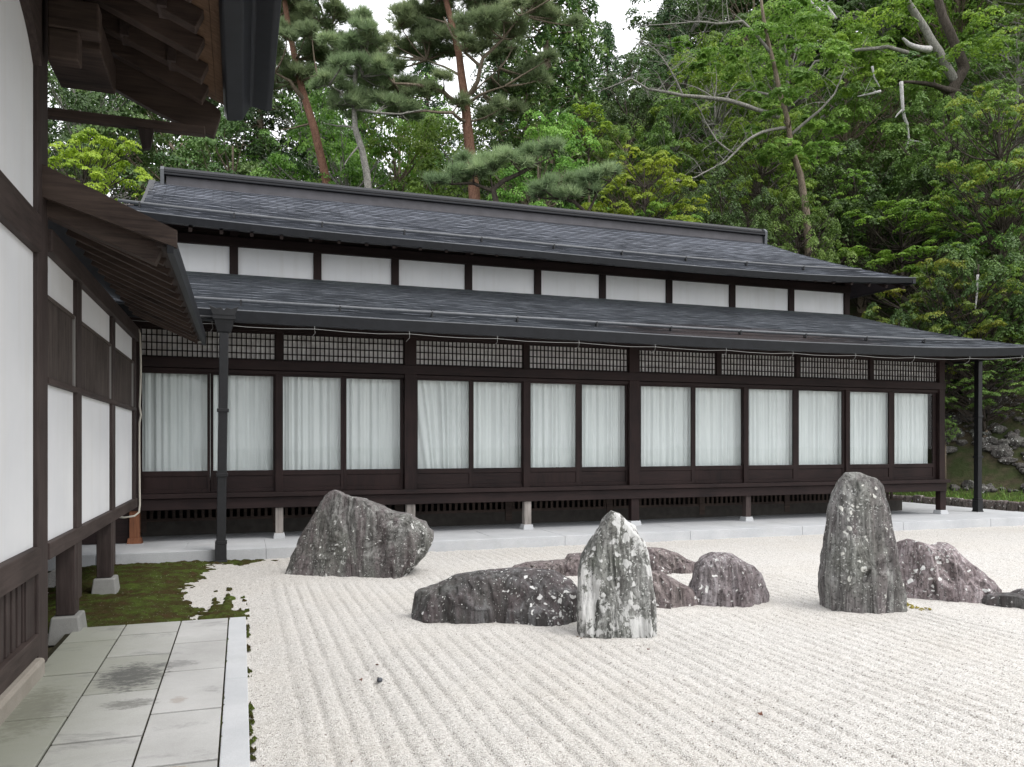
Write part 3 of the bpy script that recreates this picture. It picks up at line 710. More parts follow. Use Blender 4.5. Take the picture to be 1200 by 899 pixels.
# glass doors and curtains
def glassmat():
    m = NT('window_glass'); m.t.nodes.remove(m.b)
    tr = m.n('ShaderNodeBsdfTransparent'); tr.inputs[0].default_value = (.90,.93,.925,1); gl = m.n('ShaderNodeBsdfGlossy'); gl.inputs['Roughness'].default_value = .015
    lw = m.n('ShaderNodeLayerWeight'); lw.inputs['Blend'].default_value = .5; mx = m.n('ShaderNodeMixShader')
    nz = m.noise(m.coord(), 1.4, 2, .5); b = m.n('ShaderNodeBump'); b.inputs['Strength'].default_value = .06; b.inputs['Distance'].default_value = .03; m.l(nz, b.inputs['Height']); m.l(b.outputs[0], gl.inputs['Normal'])
    f2 = m.math('ADD', m.math('MULTIPLY', m.math('POWER', lw.outputs['Facing'], 5.0), .7), .028)
    m.l(f2, mx.inputs[0]); m.l(tr.outputs[0], mx.inputs[1]); m.l(gl.outputs[0], mx.inputs[2]); m.l(mx.outputs[0], m.out.inputs[0]); return m.m
GLASS = glassmat()
def curtainmat():
    m = NT('white_curtain'); co = m.coord((1, 1, .12)); n = m.noise(co, 14, 3); wv_ = m.noise(m.coord((60, 60, 60)), 8, 2)
    m.col(m.ramp(n, [(.3, (.80,.82,.82)), (.7, (.90,.915,.91))])).rough(.95, .1)
    tr = m.n('ShaderNodeBsdfTranslucent'); tr.inputs[0].default_value = (.75,.78,.78,1); mx = m.n('ShaderNodeMixShader'); mx.inputs[0].default_value = .15
    m.l(m.b.outputs[0], mx.inputs[1]); m.l(tr.outputs[0], mx.inputs[2]); m.l(mx.outputs[0], m.out.inputs[0]); m.bump(wv_, .1, .001); return m.m
CURT = curtainmat()
wins = [(167,243),(250,320),(331,399),(406,469),(489,549),(555,611),(621,674),(682,733),(750,809),(815,870),(876,928),(936,987),(993,1040),(1048,1093)]
ordn = ['leftmost','second','third','fourth','fifth','sixth','seventh','eighth','ninth','tenth','eleventh','twelfth','thirteenth','rightmost']
look = {0: 'shadowed grey curtain', 1: 'grey white curtain', 4: 'white curtain with one fold pulled aslant', 13: 'white curtain with its right edge drawn aside'}
bound = [HX0+.075]
for i in range(13):
    a = XatY(wins[i][1], YF); b = XatY(wins[i+1][0], YF); bound.append((a+b)/2)
bound.append(HX1-.07)
allc = cols+right_cols
for i, (p0, p1) in enumerate(wins):
    x0, x1 = XatY(p0, YF), XatY(p1, YF); z0, z1 = 1.165, 2.575
    yo = YF-.022 if i % 2 == 0 else YF+.012
    L_ = bound[i] if abs(bound[i]-x0) < .12 else x0-.05; R_ = bound[i+1] if abs(bound[i+1]-x1) < .12 else x1+.05
    L_ += .003; R_ -= .003
    f = MB(); f.box(L_, x0, yo-.018, yo+.018, .848, 2.60).box(x1, R_, yo-.018, yo+.018, .848, 2.60)
    f.box(x0, x1, yo-.018, yo+.018, z1, 2.60).box(x0, x1, yo-.018, yo+.018, z0-.075, z0).box(x0, x1, yo-.018, yo+.018, .848, .905).box(x0, x1, yo-.004, yo+.008, .905, z0-.075)
    dr = f.build('sliding_door', WOODX if i % 3 else WOODZ, hall, .003)
    MB().add([(x0,yo,z0),(x1,yo,z0),(x1,yo,z1),(x0,yo,z1)], [(0,1,2,3)]).build('pane', GLASS, dr)
    # curtain: pleated cloth hanging behind the glass
    rs = random.Random(40+i); nx = 110; nz_ = 14; vs = []; fs = []
    fr_ = rs.uniform(5.0, 8.0); ph = rs.uniform(0, 6); amp = rs.uniform(.016, .026); cx0, cx1 = x0-.07, min(x1+.13, HX1-.06)
    for jz in range(nz_+1):
        tz = jz/nz_; z = 1.02+(2.66-1.02)*tz
        for jx in range(nx+1):
            t = jx/nx; u = t*(cx1-cx0)
            tt = t+.03*math.sin(5*t+ph)+(.0 if i != 4 else .18*(1-tz)*math.exp(-((t-.25)/.25)**2)*-1)
            arg = 2*math.pi*fr_*tt*(cx1-cx0)/.8+ph
            y = YF+.10+.055*(i % 2)+amp*(math.sin(arg+1.3*math.sin(.31*arg+ph))+.55*math.sin(.57*arg+2*ph)*math.sin(1.7*arg+.6*tz)+.5*math.sin(.23*arg+ph+.4*tz))*(.75+.35*tz)
            if i == 13: u = min(u, (cx1-cx0)*(.93-.10*(1-tz)*0)+.02*tz)*(1 if tz > .0 else 1)
            vs.append((cx0+u, y, z))
    for jz in range(nz_):
        for jx in range(nx): q = jz*(nx+1)+jx; fs.append((q, q+1, q+nx+2, q+nx+1))
    me = bpy.data.meshes.new('curtain'); me.from_pydata(vs, [], fs); me.update()
    what = look.get(i, 'white pleated curtain')
    pos = {0: 'in the leftmost glass door, beside the plaster wing', 1: 'behind the dark downpipe, second glass door from the left', 13: 'in the rightmost glass door'}.get(i, 'in the %s glass door from the left' % ordn[i])
    link_mesh('curtain', me, CURT, None, True, label=what+' '+pos, cat='curtain', group='white curtains behind the glass doors')
# dark room behind
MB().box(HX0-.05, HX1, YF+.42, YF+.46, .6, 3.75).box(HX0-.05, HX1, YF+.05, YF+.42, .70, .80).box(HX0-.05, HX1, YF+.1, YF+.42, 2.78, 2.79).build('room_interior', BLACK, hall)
MB().box(HX1-.04, HX1+.04, YF+.1, 16.4, .62, 3.55).build('side_wall', WOODY, hall)
# under floor: posts on stone bases, slatted vent wall
sup = [(cols[0], PALEZ, .055), (cols[1], PALEZ, .07), (cols[2], PALEZ, .06), (cols[3], WOODZ, .075), (right_cols[0], OLDZ, .055), (right_cols[1], WOODZ, .055), (HX1, WOODZ, .075), (HX0, ORNG, .065)]
for x, mt, h_ in sup:
    MB().box(x-h_, x+h_, YF-.11, YF+.01, .215, .608).build('support_post', mt, hall, .005)
    MB().box(x-h_-.035, x+h_+.035, YF-.155, YF+.055, .13, .225, (.018, .018)).build('base_stone', ORNG if mt is ORNG else GRANITE, hall, .006)
vw = MB(); vy = 13.3; x = HX0
while x < HX1-.3:
    vw.box(x, x+.045, vy, vy+.03, .40, .62); x += .105
vw.box(HX0, HX1-.1, vy-.01, vy+.05, .36, .405).box(HX0, HX1-.1, vy-.01, vy+.05, .60, .70)
k = HX0
while k < HX1: vw.box(k-.06, k+.06, vy-.03, vy+.06, .2, .7); k += 1.97
vw.build('vent_slats', OLDX, hall)
MB().box(HX0, HX1-.1, vy-.02, vy+.08, .13, .36).build('plinth', simple('dark_plinth_stone', (.055,.05,.045), .9, .2, 0, 8), hall)
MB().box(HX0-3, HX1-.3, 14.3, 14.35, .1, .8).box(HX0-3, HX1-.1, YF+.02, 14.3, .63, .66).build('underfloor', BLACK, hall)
MB().box(-6, HX0-.08, YF-.02, YF+.06, .15, 3.4).build('hidden_return_wall', WOODX, hall)

# ================================================================ LOW WING (left)
XW = -1.27; XP = -1.24
wing = empty('low_wing', (XW, 8.5, 0), label='low plaster wing with dark lattice windows, raised on posts above the moss', cat='temple wing')
pst = [(5.98, .135, .60), (7.23, .10, .66), (9.08, .10, .80), (10.83, .09, .9)]
bs = [(7.23, .08, .80), (9.08, .02, 1)]
for i, (y, hw_, _) in enumerate(pst):
    if i == 0: continue
    MB().box(XP-.15, XP, y-hw_, y+hw_, .30 if i < 3 else .8, 2.86).build('post', OLDZ, wing, .006)
# wall bays
for i in range(3):
    y0 = pst[i][0]+pst[i][1]+.002; y1 = pst[i+1][0]-pst[i+1][1]-.002
    MB().box(XW-.06, XW, y0, y1, .88, 1.965).build('wall_panel', PLASTER_DIM, wing)
    MB().box(XW-.06, XW, y0, y1, 2.575, 2.86).build('wall_panel', PLASTER_DIM, wing)
    wn = MB(); wn.box(XW-.05, XP-.008, y0, y0+.03, 2.01, 2.574).box(XW-.05, XP-.008, y0+.03, y1-.05, 2.545, 2.574)
    n = int((y1-y0-.08)/.040)
    for k in range(n): yy = y0+.035+k*.040; wn.box(XW-.024, XP-.020, yy, yy+.018, 2.012, 2.545)
    o = wn.build('lattice_window', LATW, wing)
    MB().box(XW-.05, XP-.012, y1-.045, y1-.003, 2.012, 2.573).build('pale_stile', SEPIA, o)
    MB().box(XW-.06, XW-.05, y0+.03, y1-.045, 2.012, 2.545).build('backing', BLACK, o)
MB().box(XW-.05, XP+.006, 6.12, 10.9, 1.966, 2.008).build('rail', OLDY, wing, .004)
MB().box(XW-.10, XP+.012, 6.12, 10.95, .765, .879).build('sill_beam', OLDY, wing, .006)
MB().box(XW-.10, XP+.025, 6.12, 11.1, 2.862, 3.02).build('top_beam', OLDY, wing, .006)
# base stones under the wing's posts and the stumps
for y, wd in ((7.13, .115), (9.0, .11)):
    MB().box(XP-.14, XP-.004, y-.07, y+.11, .20, .76).build('support_post', OLDZ, wing, .006)
    MB().box(XP-.19, XP+.055, y-wd-.03, y+wd+.06, -.02, .195, (.025, .025)).build('base_stone', stone_slab('grey_base_stone', (.20,.20,.19), (.30,.30,.285), 1, .4), wing, .012)
MB().box(-3.2, XW-.35, 6.3, 11, .66, .74).box(-3.2, -3.1, 6.3, 11.1, 0, .7).build('floor', BLACK, wing)
# pent roof of the wing: slope .44 toward +x
def wing_roof():
    XE, ZE, sl = -.44, 2.96, .445; Y0, Y1 = 5.98, 11.35
    zt = lambda x, o=0: ZE+(XE-x)*sl+o
    rf = MB()
    rf.hexa([(XE,Y0,zt(XE,.0)),(XE,Y1,zt(XE,.0)),(-3.0,Y1,zt(-3.0,0)),(-3.0,Y0,zt(-3.0,0)),(XE-.0,Y0,zt(XE,.06)),(XE-.0,Y1,zt(XE,.06)),(-3.0,Y1,zt(-3.0,.06)),(-3.0,Y0,zt(-3.0,.06))])
    r = rf.build('roof', METAL, wing)
    # under boards
    bd = MB()
    nb = 7
    for k in range(nb):
        xa = XE-.02-k*.13; xb = xa-.128
        bd.hexa([(xa,Y0+.05,zt(xa,-.022)),(xa,Y1,zt(xa,-.022)),(xb,Y1,zt(xb,-.022)),(xb,Y0+.05,zt(xb,-.022)),(xa,Y0+.05,zt(xa,-.002)),(xa,Y1,zt(xa,-.002)),(xb,Y1,zt(xb,-.002)),(xb,Y0+.05,zt(xb,-.002))])
    bd.build('eave_boards', OLDY, r)
    # verge board at the near end
    v = MB(); v.add([(XE+.02,Y0-.035,zt(XE,-.045)),(XE+.02,Y0-.035,zt(XE,.075)),(-1.6,Y0-.035,zt(-1.6,.085)),(-1.6,Y0-.035,zt(-1.6,-.17)),(XE+.02,Y0+.02,zt(XE,-.045)),(XE+.02,Y0+.02,zt(XE,.075)),(-1.6,Y0+.02,zt(-1.6,.085)),(-1.6,Y0+.02,zt(-1.6,-.17))], [(0,1,2,3),(7,6,5,4),(0,4,5,1),(1,5,6,2),(2,6,7,3),(3,7,4,0)])
    v.build('verge_board', OLDX, r)
    # inner thick member just behind the verge (stops short of the eave)
    MB().beam((-1.24, Y0+.16, zt(-1.24,-.13)), (XE-.10, Y0+.16, zt(XE-.10,-.10)), .13, .17).build('verge_rafter', OLDX, r, .004)
    y = Y0+.42
    while y < Y1:
        MB().beam((-1.30, y, zt(-1.30,-.075)), (XE-.085, y, zt(XE-.085,-.075)), .075, .095).build('rafter', OLDX, r, .003); y += .37
    f = MB(); f.box(XE-.045, XE+.0, Y0-.03, Y1, ZE-.085, ZE+.0); f.build('fascia', METAL, r, .004)
    MB().box(XE-.115, XE-.05, Y0+.03, Y1, ZE-.03, ZE+.028).build('eave_batten', OLDY, r)
wing_roof()
# cable down the wing's corner
cb = MB(); cpts = [(XP+.02, 10.93, 3.0)]
for z in np.linspace(2.95, .80, 22): cpts.append((XP+.035+.02*math.sin(z*3.1)*(.7 if z > 1.9 else .15)+(.02 if 2.0 > z > 1.85 else 0), 10.94, z))
cpts += [(XP+.03, 10.93, .70), (XP-.02, 10.92, .655), (XP-.13, 10.9, .64), (XP-.3, 10.88, .66)]
cb.tube(cpts, .012, 6); tmp = cb.build('cable', CABLE, None, smooth=True, label='cream cable clipped down the inner corner of the plaster wing', cat='cable')

# ================================================================ MAIN HALL (near left)
mh = empty('main_hall', (XW, 4, 0), label='tall near building at left edge, white plaster wall under deep bracketed eaves', cat='temple building')
MB().box(XP-.2, XP, 5.845, 6.115, .082, 4.85).build('post', OLDZ, mh, .008)
MB().box(XP-.24, XP-.02, 5.80, 5.84, .0, .1).build('post_foot', GRANITE, mh)
MB().box(XW-.08, XW, .5, 5.84, .89, 2.79).build('wall_panel', PLASTER_DIM, mh)
MB().box(XW-.08, XW, .5, 5.84, 3.03, 4.60).build('wall_panel', PLASTER_DIM, mh)
MB().box(XW-.10, XP+.02, .5, 5.842, 2.792, 3.028).build('middle_beam', OLDY, mh, .008)
MB().box(XW-.10, XP+.018, .5, 5.842, .722, .888).build('lower_beam', OLDY, mh, .008)
MB().box(XW-.10, XP+.005, .5, 5.842, .187, .325).build('bottom_board', OLDY, mh, .006)
MB().box(XW-.14, XP+.05, .5, 5.80, .0, .184).build('foundation_stone', stone_slab('wall_foot_stone', (.24,.215,.18), (.38,.35,.31), 1, .5), mh, .02)
sl = MB(); y = 5.80
while y > 2.5: sl.box(XW-.04, XW+.0, y-.075, y, .326, .720); y -= .125
sl.build('vent_slats', OLDZ, mh, .004)
MB().box(XW-.10, XW-.05, 2.4, 5.84, .32, .72).build('vent_backing', BLACK, mh)
MB().box(XP-.20, XP-.14, 5.84, 6.3, .082, .72).box(XP-.11, XP-.02, 5.62, 5.843, .326, .72).build('corner_jamb', OLDZ, mh)
MB().box(-5, XW-.02, 5.98, 6.06, .75, 4.9).box(-5.0, XW-.25, 5.9, 5.97, 0, .7).build('end_wall', OLDX, mh)
# roof: rafters slope .44 toward +x, eave parallel to y
def main_roof():
    YE = 7.2; sl_ = .438; XR, ZR = -.245, 4.44
    zr = lambda x: ZR+(XR-x)*sl_
    top = MB(); top.hexa([(XR+.08,-2,zr(XR)-.03+.10),(XR+.08,YE,zr(XR)-.03+.10),(-4,YE,zr(-4)+.12),(-4,-2,zr(-4)+.12),(XR+.08,-2,zr(XR)+.25),(XR+.08,YE,zr(XR)+.25),(-4,YE,zr(-4)+.32),(-4,-2,zr(-4)+.32)])
    r = top.build('roof', METAL, mh)
    bd = MB(); n = 12
    for k in range(n):
        xa = XR+.16-k*.115; xb = xa-.112
        bd.hexa([(xa,-2,zr(xa)+.044),(xa,YE-.03,zr(xa)+.044),(xb,YE-.03,zr(xb)+.044),(xb,-2,zr(xb)+.044),(xa,-2,zr(xa)+.062),(xa,YE-.03,zr(xa)+.062),(xb,YE-.03,zr(xb)+.062),(xb,-2,zr(xb)+.062)])
    bd.build('eave_boards', TAN, r)
    # layered metal edge
    ed = MB()
    prof = [(XR+.11, ZR-.06), (XR+.135, ZR-.105), (XR+.26, ZR-.085), (XR+.315, ZR+.03), (XR+.335, ZR+.045), (XR+.46, ZR+.02), (XR+.50, ZR+.04), (XR+.505, ZR+.34), (XR+.11, ZR+.34)]
    ed.prism(prof, 'y', -2, YE+.05)
    ed.build('roof_edge', METAL, r, .010)
    y = YE-.22; k = 0
    while y > 1.5:
        MB().beam((-1.32, y, zr(-1.32)-.035), (XR-.03+.012*(k % 2), y, zr(XR-.03)-.035), .11, .135).build('rafter', OLDX, r, .005); y -= .40; k += 1
    for y in (YE-.62, YE-1.42, YE-2.22):          # small blocks between rafters
        MB().box(XR-.28, XR-.22, y-.09, y+.09, zr(XR-.25)-.10, zr(XR-.25)+.03).build('blocking', OLDY, r); MB().box(-.85, -.79, y-.09, y+.09, zr(-.82)-.10, zr(-.82)+.03).build('blocking', OLDY, r)
    # barge board at the gable end, lower than the rafters and longer
    bb = MB(); a = []
    for t in np.linspace(0, 1, 8):
        x = -1.05+(XR+.03+1.05)*t; dp = .30-.10*t+.03*math.sin(t*3.1); a.append((x, zr(x)+.065-.07*t, dp+.07))
    yb0, yb1 = YE-.06, YE+.02
    poly = [(x, z) for x, z, dp in a]+[(x, z-dp) for x, z, dp in reversed(a)]
    poly.insert(len(a), (a[-1][0]+.055, a[-1][1]-.05)); poly.insert(len(a)+1, (a[-1][0]+.05, a[-1][1]-.10))
    bb.prism(poly, 'y', yb0, yb1); bb.build('barge_board', OLDX, r, .006)
    # beams of the eave framing
    MB().box(-1.36, -1.10, -2, YE-.1, 4.56, 4.84).build('eave_purlin', OLDY, r, .008)
    MB().box(-1.34, -.95, 6.3, 7.05, 4.36, 4.60).box(-1.20, -.90, 5.90, 6.05, 4.30, 4.50).box(-1.20, -1.02, 5.91, 6.04, 4.10, 4.298).build('bracket_arm', OLDX, mh, .01)
    MB().box(-2.4, -.28, 6.98, 7.06, 4.10, 4.17).build('tie_beam', OLDX, r, .005)
    MB().prism([(-.80, 4.16), (-.66, 4.16), (-.69, 3.95), (-.75, 3.93)], 'y', 7.0, 7.05).build('pendant', OLDZ, r)
    # cusped frieze against the plaster under the eaves
    ys = np.linspace(2, 5.84, 60); bot = []
    for y in ys:
        q = (5.84-y); bot.append((y, 4.42-.42*math.exp(-q*3.2)-.04*abs(math.sin(q*3.4))))
    fz = MB(); fz.prism([(y, z) for y, z in bot]+[(5.84, 4.9), (2, 4.9)], 'x', XW-.02, XP+.02); fz.build('cusped_frieze', OLDY, mh)
main_roof()

# ================================================================ RAIN PIPES
def rain_pipe(x, y, ztop, zbase, wid, lean, label, head=True):
    r = empty('rain_pipe', (x, y, zbase), label=label, cat='downpipe', group='dark downpipes standing at the terrace edge')
    hw_ = wid/2; zt = ztop-.33 if head else ztop
    def off(z): return lean*(z-zbase)/(ztop-zbase)
    p = MB(); a, b = off(zbase), off(zt)
    p.hexa([(x+a-hw_,y-hw_,zbase),(x+a+hw_,y-hw_,zbase),(x+a+hw_,y+hw_,zbase),(x+a-hw_,y+hw_,zbase),(x+b-hw_,y-hw_,zt),(x+b+hw_,y-hw_,zt),(x+b+hw_,y+hw_,zt),(x+b-hw_,y+hw_,zt)])
    p.build('pipe', PIPE, r, .008)
    for z in (zbase+.26, zbase+1.15, zbase+2.0):
        q = x+off(z); MB().box(q-hw_-.016, q+hw_+.016, y-hw_-.016, y+hw_+.016, z-.022, z+.022).build('pipe_band', PIPE, r, .004)
    MB().box(x-hw_-.014, x+hw_+.014, y-hw_-.014, y+hw_+.014, zbase+.03, zbase+.235).box(x-hw_-.03, x+hw_+.03, y-hw_-.03, y+hw_+.03, zbase-.03, zbase+.03, (.01, .01)).build('pipe_shoe', PIPE, r, .004)
    if head:
        q = x+off(zt); z0 = zt
        hd = MB()
        hd.hexa([(q-.085,y-.07,z0),(q+.085,y-.07,z0),(q+.085,y+.07,z0),(q-.085,y+.07,z0),(q-.125,y-.10,z0+.16),(q+.125,y-.10,z0+.16),(q+.125,y+.10,z0+.16),(q-.125,y+.10,z0+.16)])
        hd.box(q-.14, q+.14, y-.11, y+.11, z0+.161, z0+.21)
        # flared zigzag crest plates front and back
        for yy in (y-.115, y+.105):
            pl = [(q-.135, z0+.211), (q+.135, z0+.211), (q+.185, z0+.335), (q+.09, z0+.295), (q+.035, z0+.315), (q, z0+.275), (q-.035, z0+.315), (q-.09, z0+.295), (q-.185, z0+.335)]
            hd.prism(pl, 'y', yy, yy+.01)
        hd.build('rain_head', PIPE, r, .003)
        MB().tube([(q-.14, y, z0+.19), (q-.45, y+.0, z0+.20), (q-.62, y-.03, z0+.19)], .022, 6).build('inlet', PIPE, r, smooth=True)
    return r
rain_pipe(-.25, 11.12, 3.36, 0.0, .115, .045, 'dark square downpipe with flared rain head, left of the large boulder')
rain_pipe(14.62, 12.55, 3.35, .14, .11, .02, 'dark downpipe under the far right corner of the lower roof', False)

# ================================================================ EDGING, BANK, LITTER
KS = rockmat('edging_rock', (.13,.105,.095), (.24,.20,.185), .5, .1, (0,0,0), .3, .3, 0, 6.1)
def edging():
    mb = MB(); a = np.array((15.45, 15.6)); b = np.array((16.35, 11.9)); L = np.linalg.norm(b-a); n = int(L/.24); dv = (b-a)/L; nv = np.array((-dv[1], dv[0]))
    for row in range(1):
        for k in range(n+8):
            t = (k-4)*.24; c = a+dv*(t+.12); h_ = .30+random.uniform(-.02, .02); r0 = random.uniform(-.02, .02)
            q = []
            for z, sc in ((-.05, 1), (h_, .92)):
                for (i, j) in ((-1,-1),(1,-1),(1,1),(-1,1)):
                    pt = c+dv*i*.113*sc+nv*(j*.10*sc+r0); q.append((pt[0]+random.uniform(-.008,.008), pt[1]+random.uniform(-.008,.008), z+random.uniform(-.01,.01)))
            mb.hexa(q)
    mb.build('stone_edging', KS, None, .025, label='row of small brown edging stones below the grassy bank', cat='stone edging')
edging()
# grass on the bank foot
def grass():
    N = 9000; x = RNG.uniform(15.5, 20, N); y = RNG.uniform(9, 19, N)
    D = (x-15.6)*.85+(y-14)*.53; k = (D > .15) & (D < 1.5+vnoise(x, y, 1)*1.0); x, y = x[k], y[k]; z = hillz(x, y); n = len(x)
    a = RNG.uniform(0, 6.28, n); h_ = RNG.uniform(.05, .15, n); w_ = .012; b = RNG.normal(0, .05, (n, 2))
    v = np.stack([np.stack([x-np.cos(a)*w_, y-np.sin(a)*w_, z], -1), np.stack([x+np.cos(a)*w_, y+np.sin(a)*w_, z], -1), np.stack([x+b[:,0], y+b[:,1], z+h_], -1)], 1).reshape(-1, 3)
    link_mesh('grass', np_mesh('grass', v, np.arange(3*n).reshape(-1, 3), RNG.random(n)), L_MID, None, kind='stuff')
grass()
def lump(mb, c, r, seed, flat=.6, n=1):
    bm = bmesh.new(); bmesh.ops.create_icosphere(bm, subdivisions=2, radius=1)
    rs = random.Random(seed); ax = [rs.uniform(.7, 1.3) for _ in range(3)]
    vs = []
    for v in bm.verts:
        k = 1+.45*mnoise.noise(v.co*1.3+Vector((seed*3.1, 0, 0))); vs.append((c[0]+v.co.x*r*k*ax[0], c[1]+v.co.y*r*k*ax[1], c[2]+v.co.z*r*k*flat*ax[2]))
    mb.add(vs, [tuple(v.index for v in f.verts) for f in bm.faces]); bm.free()
def rubble():
    mb = MB(); k = 0
    for _ in range(3600):
        x = random.uniform(16, 23); y = random.uniform(9, 20); D = (x-15.6)*.85+(y-14)*.53
        if not 1.3 < D < 5.2: continue
        if float(vnoise(x, y, 1.1)) < -.22: continue
        k += 1; lump(mb, (x, y, hz(x, y)+.02), random.choice([.04, .06, .07, .09, .12, .18]), k, random.uniform(.5, .9))
    mb.build('rubble', rockmat('bank_rock', (.06,.056,.05), (.13,.125,.115), .2, .0, (0,0,0), .5, .5, 0, 8.3), None, kind='stuff')
rubble()
# litter and dark furrow specks on the gravel
LEAF = simple('dry_leaf', (.12,.05,.03), .7); DST = simple('dark_pebble', (.05,.055,.065), .6)
def leaf_at(px, py, s, mat, name, label, cat, ztop=.03):
    p = P(px, py, dist_of(py, .02)); mb = MB(); n = 9; rs = random.Random(int(px))
    vs = [(p[0], p[1], ztop)]
    for k in range(n):
        a = 2*math.pi*k/n; rr = s*(1 if k % 2 else .55)*rs.uniform(.8, 1.2); vs.append((p[0]+rr*math.cos(a), p[1]+rr*math.sin(a)*.8, ztop-.006+rs.uniform(-.004, .012)))
    vs += [(v[0], v[1], v[2]-.004) for v in vs]
    fs = [(0, 1+k, 1+(k+1) % n) for k in range(n)]+[(n+1, n+2+(k+1) % n, n+2+k) for k in range(n)]+[(1+k, n+2+k, n+2+(k+1) % n, 1+(k+1) % n) for k in range(n)]
    mb.add(vs, fs); mb.build(name, mat, None, label=label, cat=cat)
pp = P(445, 798, dist_of(798, .02)); mb = MB(); lump(mb, (pp[0], pp[1], .028), .024, 3, .7); mb.build('pebble', DST, None, smooth=True, label='single dark pebble on the furrowed gravel right of the kerb', cat='pebble')
leaf_at(891, 837, .022, LEAF, 'fallen_leaf', 'small reddish dead leaf alone on gravel, right foreground', 'leaf')
leaf_at(442, 780, .014, LEAF, 'fallen_leaf', 'tiny brown leaf just above the dark pebble on gravel', 'leaf')
leaf_at(423, 798, .014, LEAF, 'fallen_leaf', 'tiny brown leaf left of the dark pebble on gravel', 'leaf')
leaf_at(760, 762, .014, LEAF, 'fallen_leaf', 'tiny brown leaf on gravel in front of the pointed stone', 'leaf')
def litter():
    n = 1500; v = []; y = RNG.uniform(3, 11, n); x = RNG.uniform(.1, 9, n); dens = RNG.random(n) < np.exp(-((x-.8)/2.2)**2)*.8+.12; x, y = x[dens], y[dens]
    n = len(x); a = RNG.uniform(0, 6.28, n); s = RNG.uniform(.003, .009, n); z = np.full(n, .024)
    v = np.stack([np.stack([x+s*np.cos(a+k), y+s*np.sin(a+k), z+RNG.uniform(-.003, .006, n)], -1) for k in (0, 2.3, 4.1)], 1).reshape(-1, 3)
    n2 = 16000; k_ = RNG.integers(2, 52, n2); x = (k_+.5)*.125+RNG.normal(0, .012, n2); y = 2.3+7*RNG.random(n2)**1.3  # dark specks lined up along the furrow valleys to darken them
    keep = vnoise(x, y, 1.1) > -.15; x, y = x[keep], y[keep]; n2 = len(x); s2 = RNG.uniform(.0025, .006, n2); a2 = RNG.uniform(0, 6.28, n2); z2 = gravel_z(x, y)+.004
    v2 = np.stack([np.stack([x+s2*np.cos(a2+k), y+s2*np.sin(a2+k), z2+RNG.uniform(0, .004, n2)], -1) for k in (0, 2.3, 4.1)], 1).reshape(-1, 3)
    link_mesh('furrow_specks', np_mesh('furrow_specks', v2, np.arange(3*n2).reshape(-1, 3)), simple('dark_specks', (.20,.18,.155), .9), None, kind='stuff')
    link_mesh('leaf_litter', np_mesh('leaf_litter', v, np.arange(3*n).reshape(-1, 3)), simple('litter', (.09,.05,.03), .9), None, kind='stuff')
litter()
# moss and pine litter at stone feet
def foot(px, py, rx, ry, mat, n):
    p = P(px, py, dist_of(py)); mb = MB()
    for k in range(n):
        x = p[0]+random.gauss(0, rx); y = p[1]+random.gauss(0, ry); lump(mb, (x, y, .018), random.uniform(.008, .022), k, .6)
    return mb
mb = foot(1063, 712, .05, .10, None, 40); mb.build('moss', simple('yellow_moss', (.20,.17,.045), .95, .1, 0, 60), None, kind='stuff')
mb = foot(690, 748, .07, .03, None, 26); mb.build('leaf_litter', simple('brown_litter', (.12,.07,.04), .95, .1, 0, 60), None, kind='stuff')

# ================================================================ TREES
def unit(a): return a/np.maximum(1e-9, np.linalg.norm(a, axis=-1, keepdims=True))
def leaf_quads(c, nrm, ln, wd, tone):
    n = len(c); r = RNG.normal(size=(n, 3)); t = unit(np.cross(nrm, r)); b = unit(np.cross(nrm, t))
    ln = ln*RNG.uniform(.7, 1.25, (n, 1)); wd = wd*RNG.uniform(.7, 1.25, (n, 1))
    v = np.stack([c-t*ln*.5, c+b*wd*.5-nrm*wd*.12, c+t*ln*.5, c-b*wd*.5-nrm*wd*.12], 1).reshape(-1, 3)
    return v, np.arange(4*n).reshape(-1, 4), tone
def pad_points(c, rx, rz, n, droop=.25, scatter=.35, shell=.6):
    """a bough: several small overlapping leaf sprays inside one flattened dome"""
    k = max(3, int(5*rx/.6)); sr = np.sqrt(RNG.random(k))*.85; sa = RNG.uniform(0, 2*np.pi, k)
    sc = np.stack([sr*np.cos(sa), sr*np.sin(sa), np.sqrt(np.maximum(0, 1-sr**2))*RNG.uniform(.1, 1, k)], -1); rs_ = RNG.uniform(.22, .48, k)
    w_ = RNG.integers(0, k, n); r_ = np.sqrt(RNG.random(n)); a = RNG.uniform(0, 2*np.pi, n)
    lx = r_*np.cos(a)*rs_[w_]; ly = r_*np.sin(a)*rs_[w_]; lz_ = rs_[w_]*(np.sqrt(1-r_**2)*(1-shell*RNG.random(n))-.5*r_**2)*.9
    X = sc[w_, 0]+lx; Y = sc[w_, 1]+ly; rr = np.sqrt(X*X+Y*Y)
    x = X*rx; y = Y*rx; z = rz*(sc[w_, 2]+lz_*1.3)-droop*rx*rr**2
    nr = np.stack([X*.5+lx/rs_[w_]*.5, Y*.5+ly/rs_[w_]*.5, np.ones(n)*.8], -1)+RNG.normal(0, scatter, (n, 3))
    return np.array(c)+np.stack([x, y, z], -1), unit(nr)
class Crown:
    def __init__(s): s.c = []; s.n = []; s.t = []
    def pad(s, c, rx, rz, n, tone=None, **k):
        p, q = pad_points(c, rx, rz, n, **k); s.c.append(p); s.n.append(q)
        tb = RNG.uniform(.1, .8) if tone is None else tone
        s.t.append(np.clip(tb+RNG.normal(0, .16, n), 0, 1))
    def mesh(s, name, ln, wd):
        v, f, t = leaf_quads(np.concatenate(s.c), np.concatenate(s.n), ln, wd, np.concatenate(s.t)); return np_mesh(name, v, f, t)
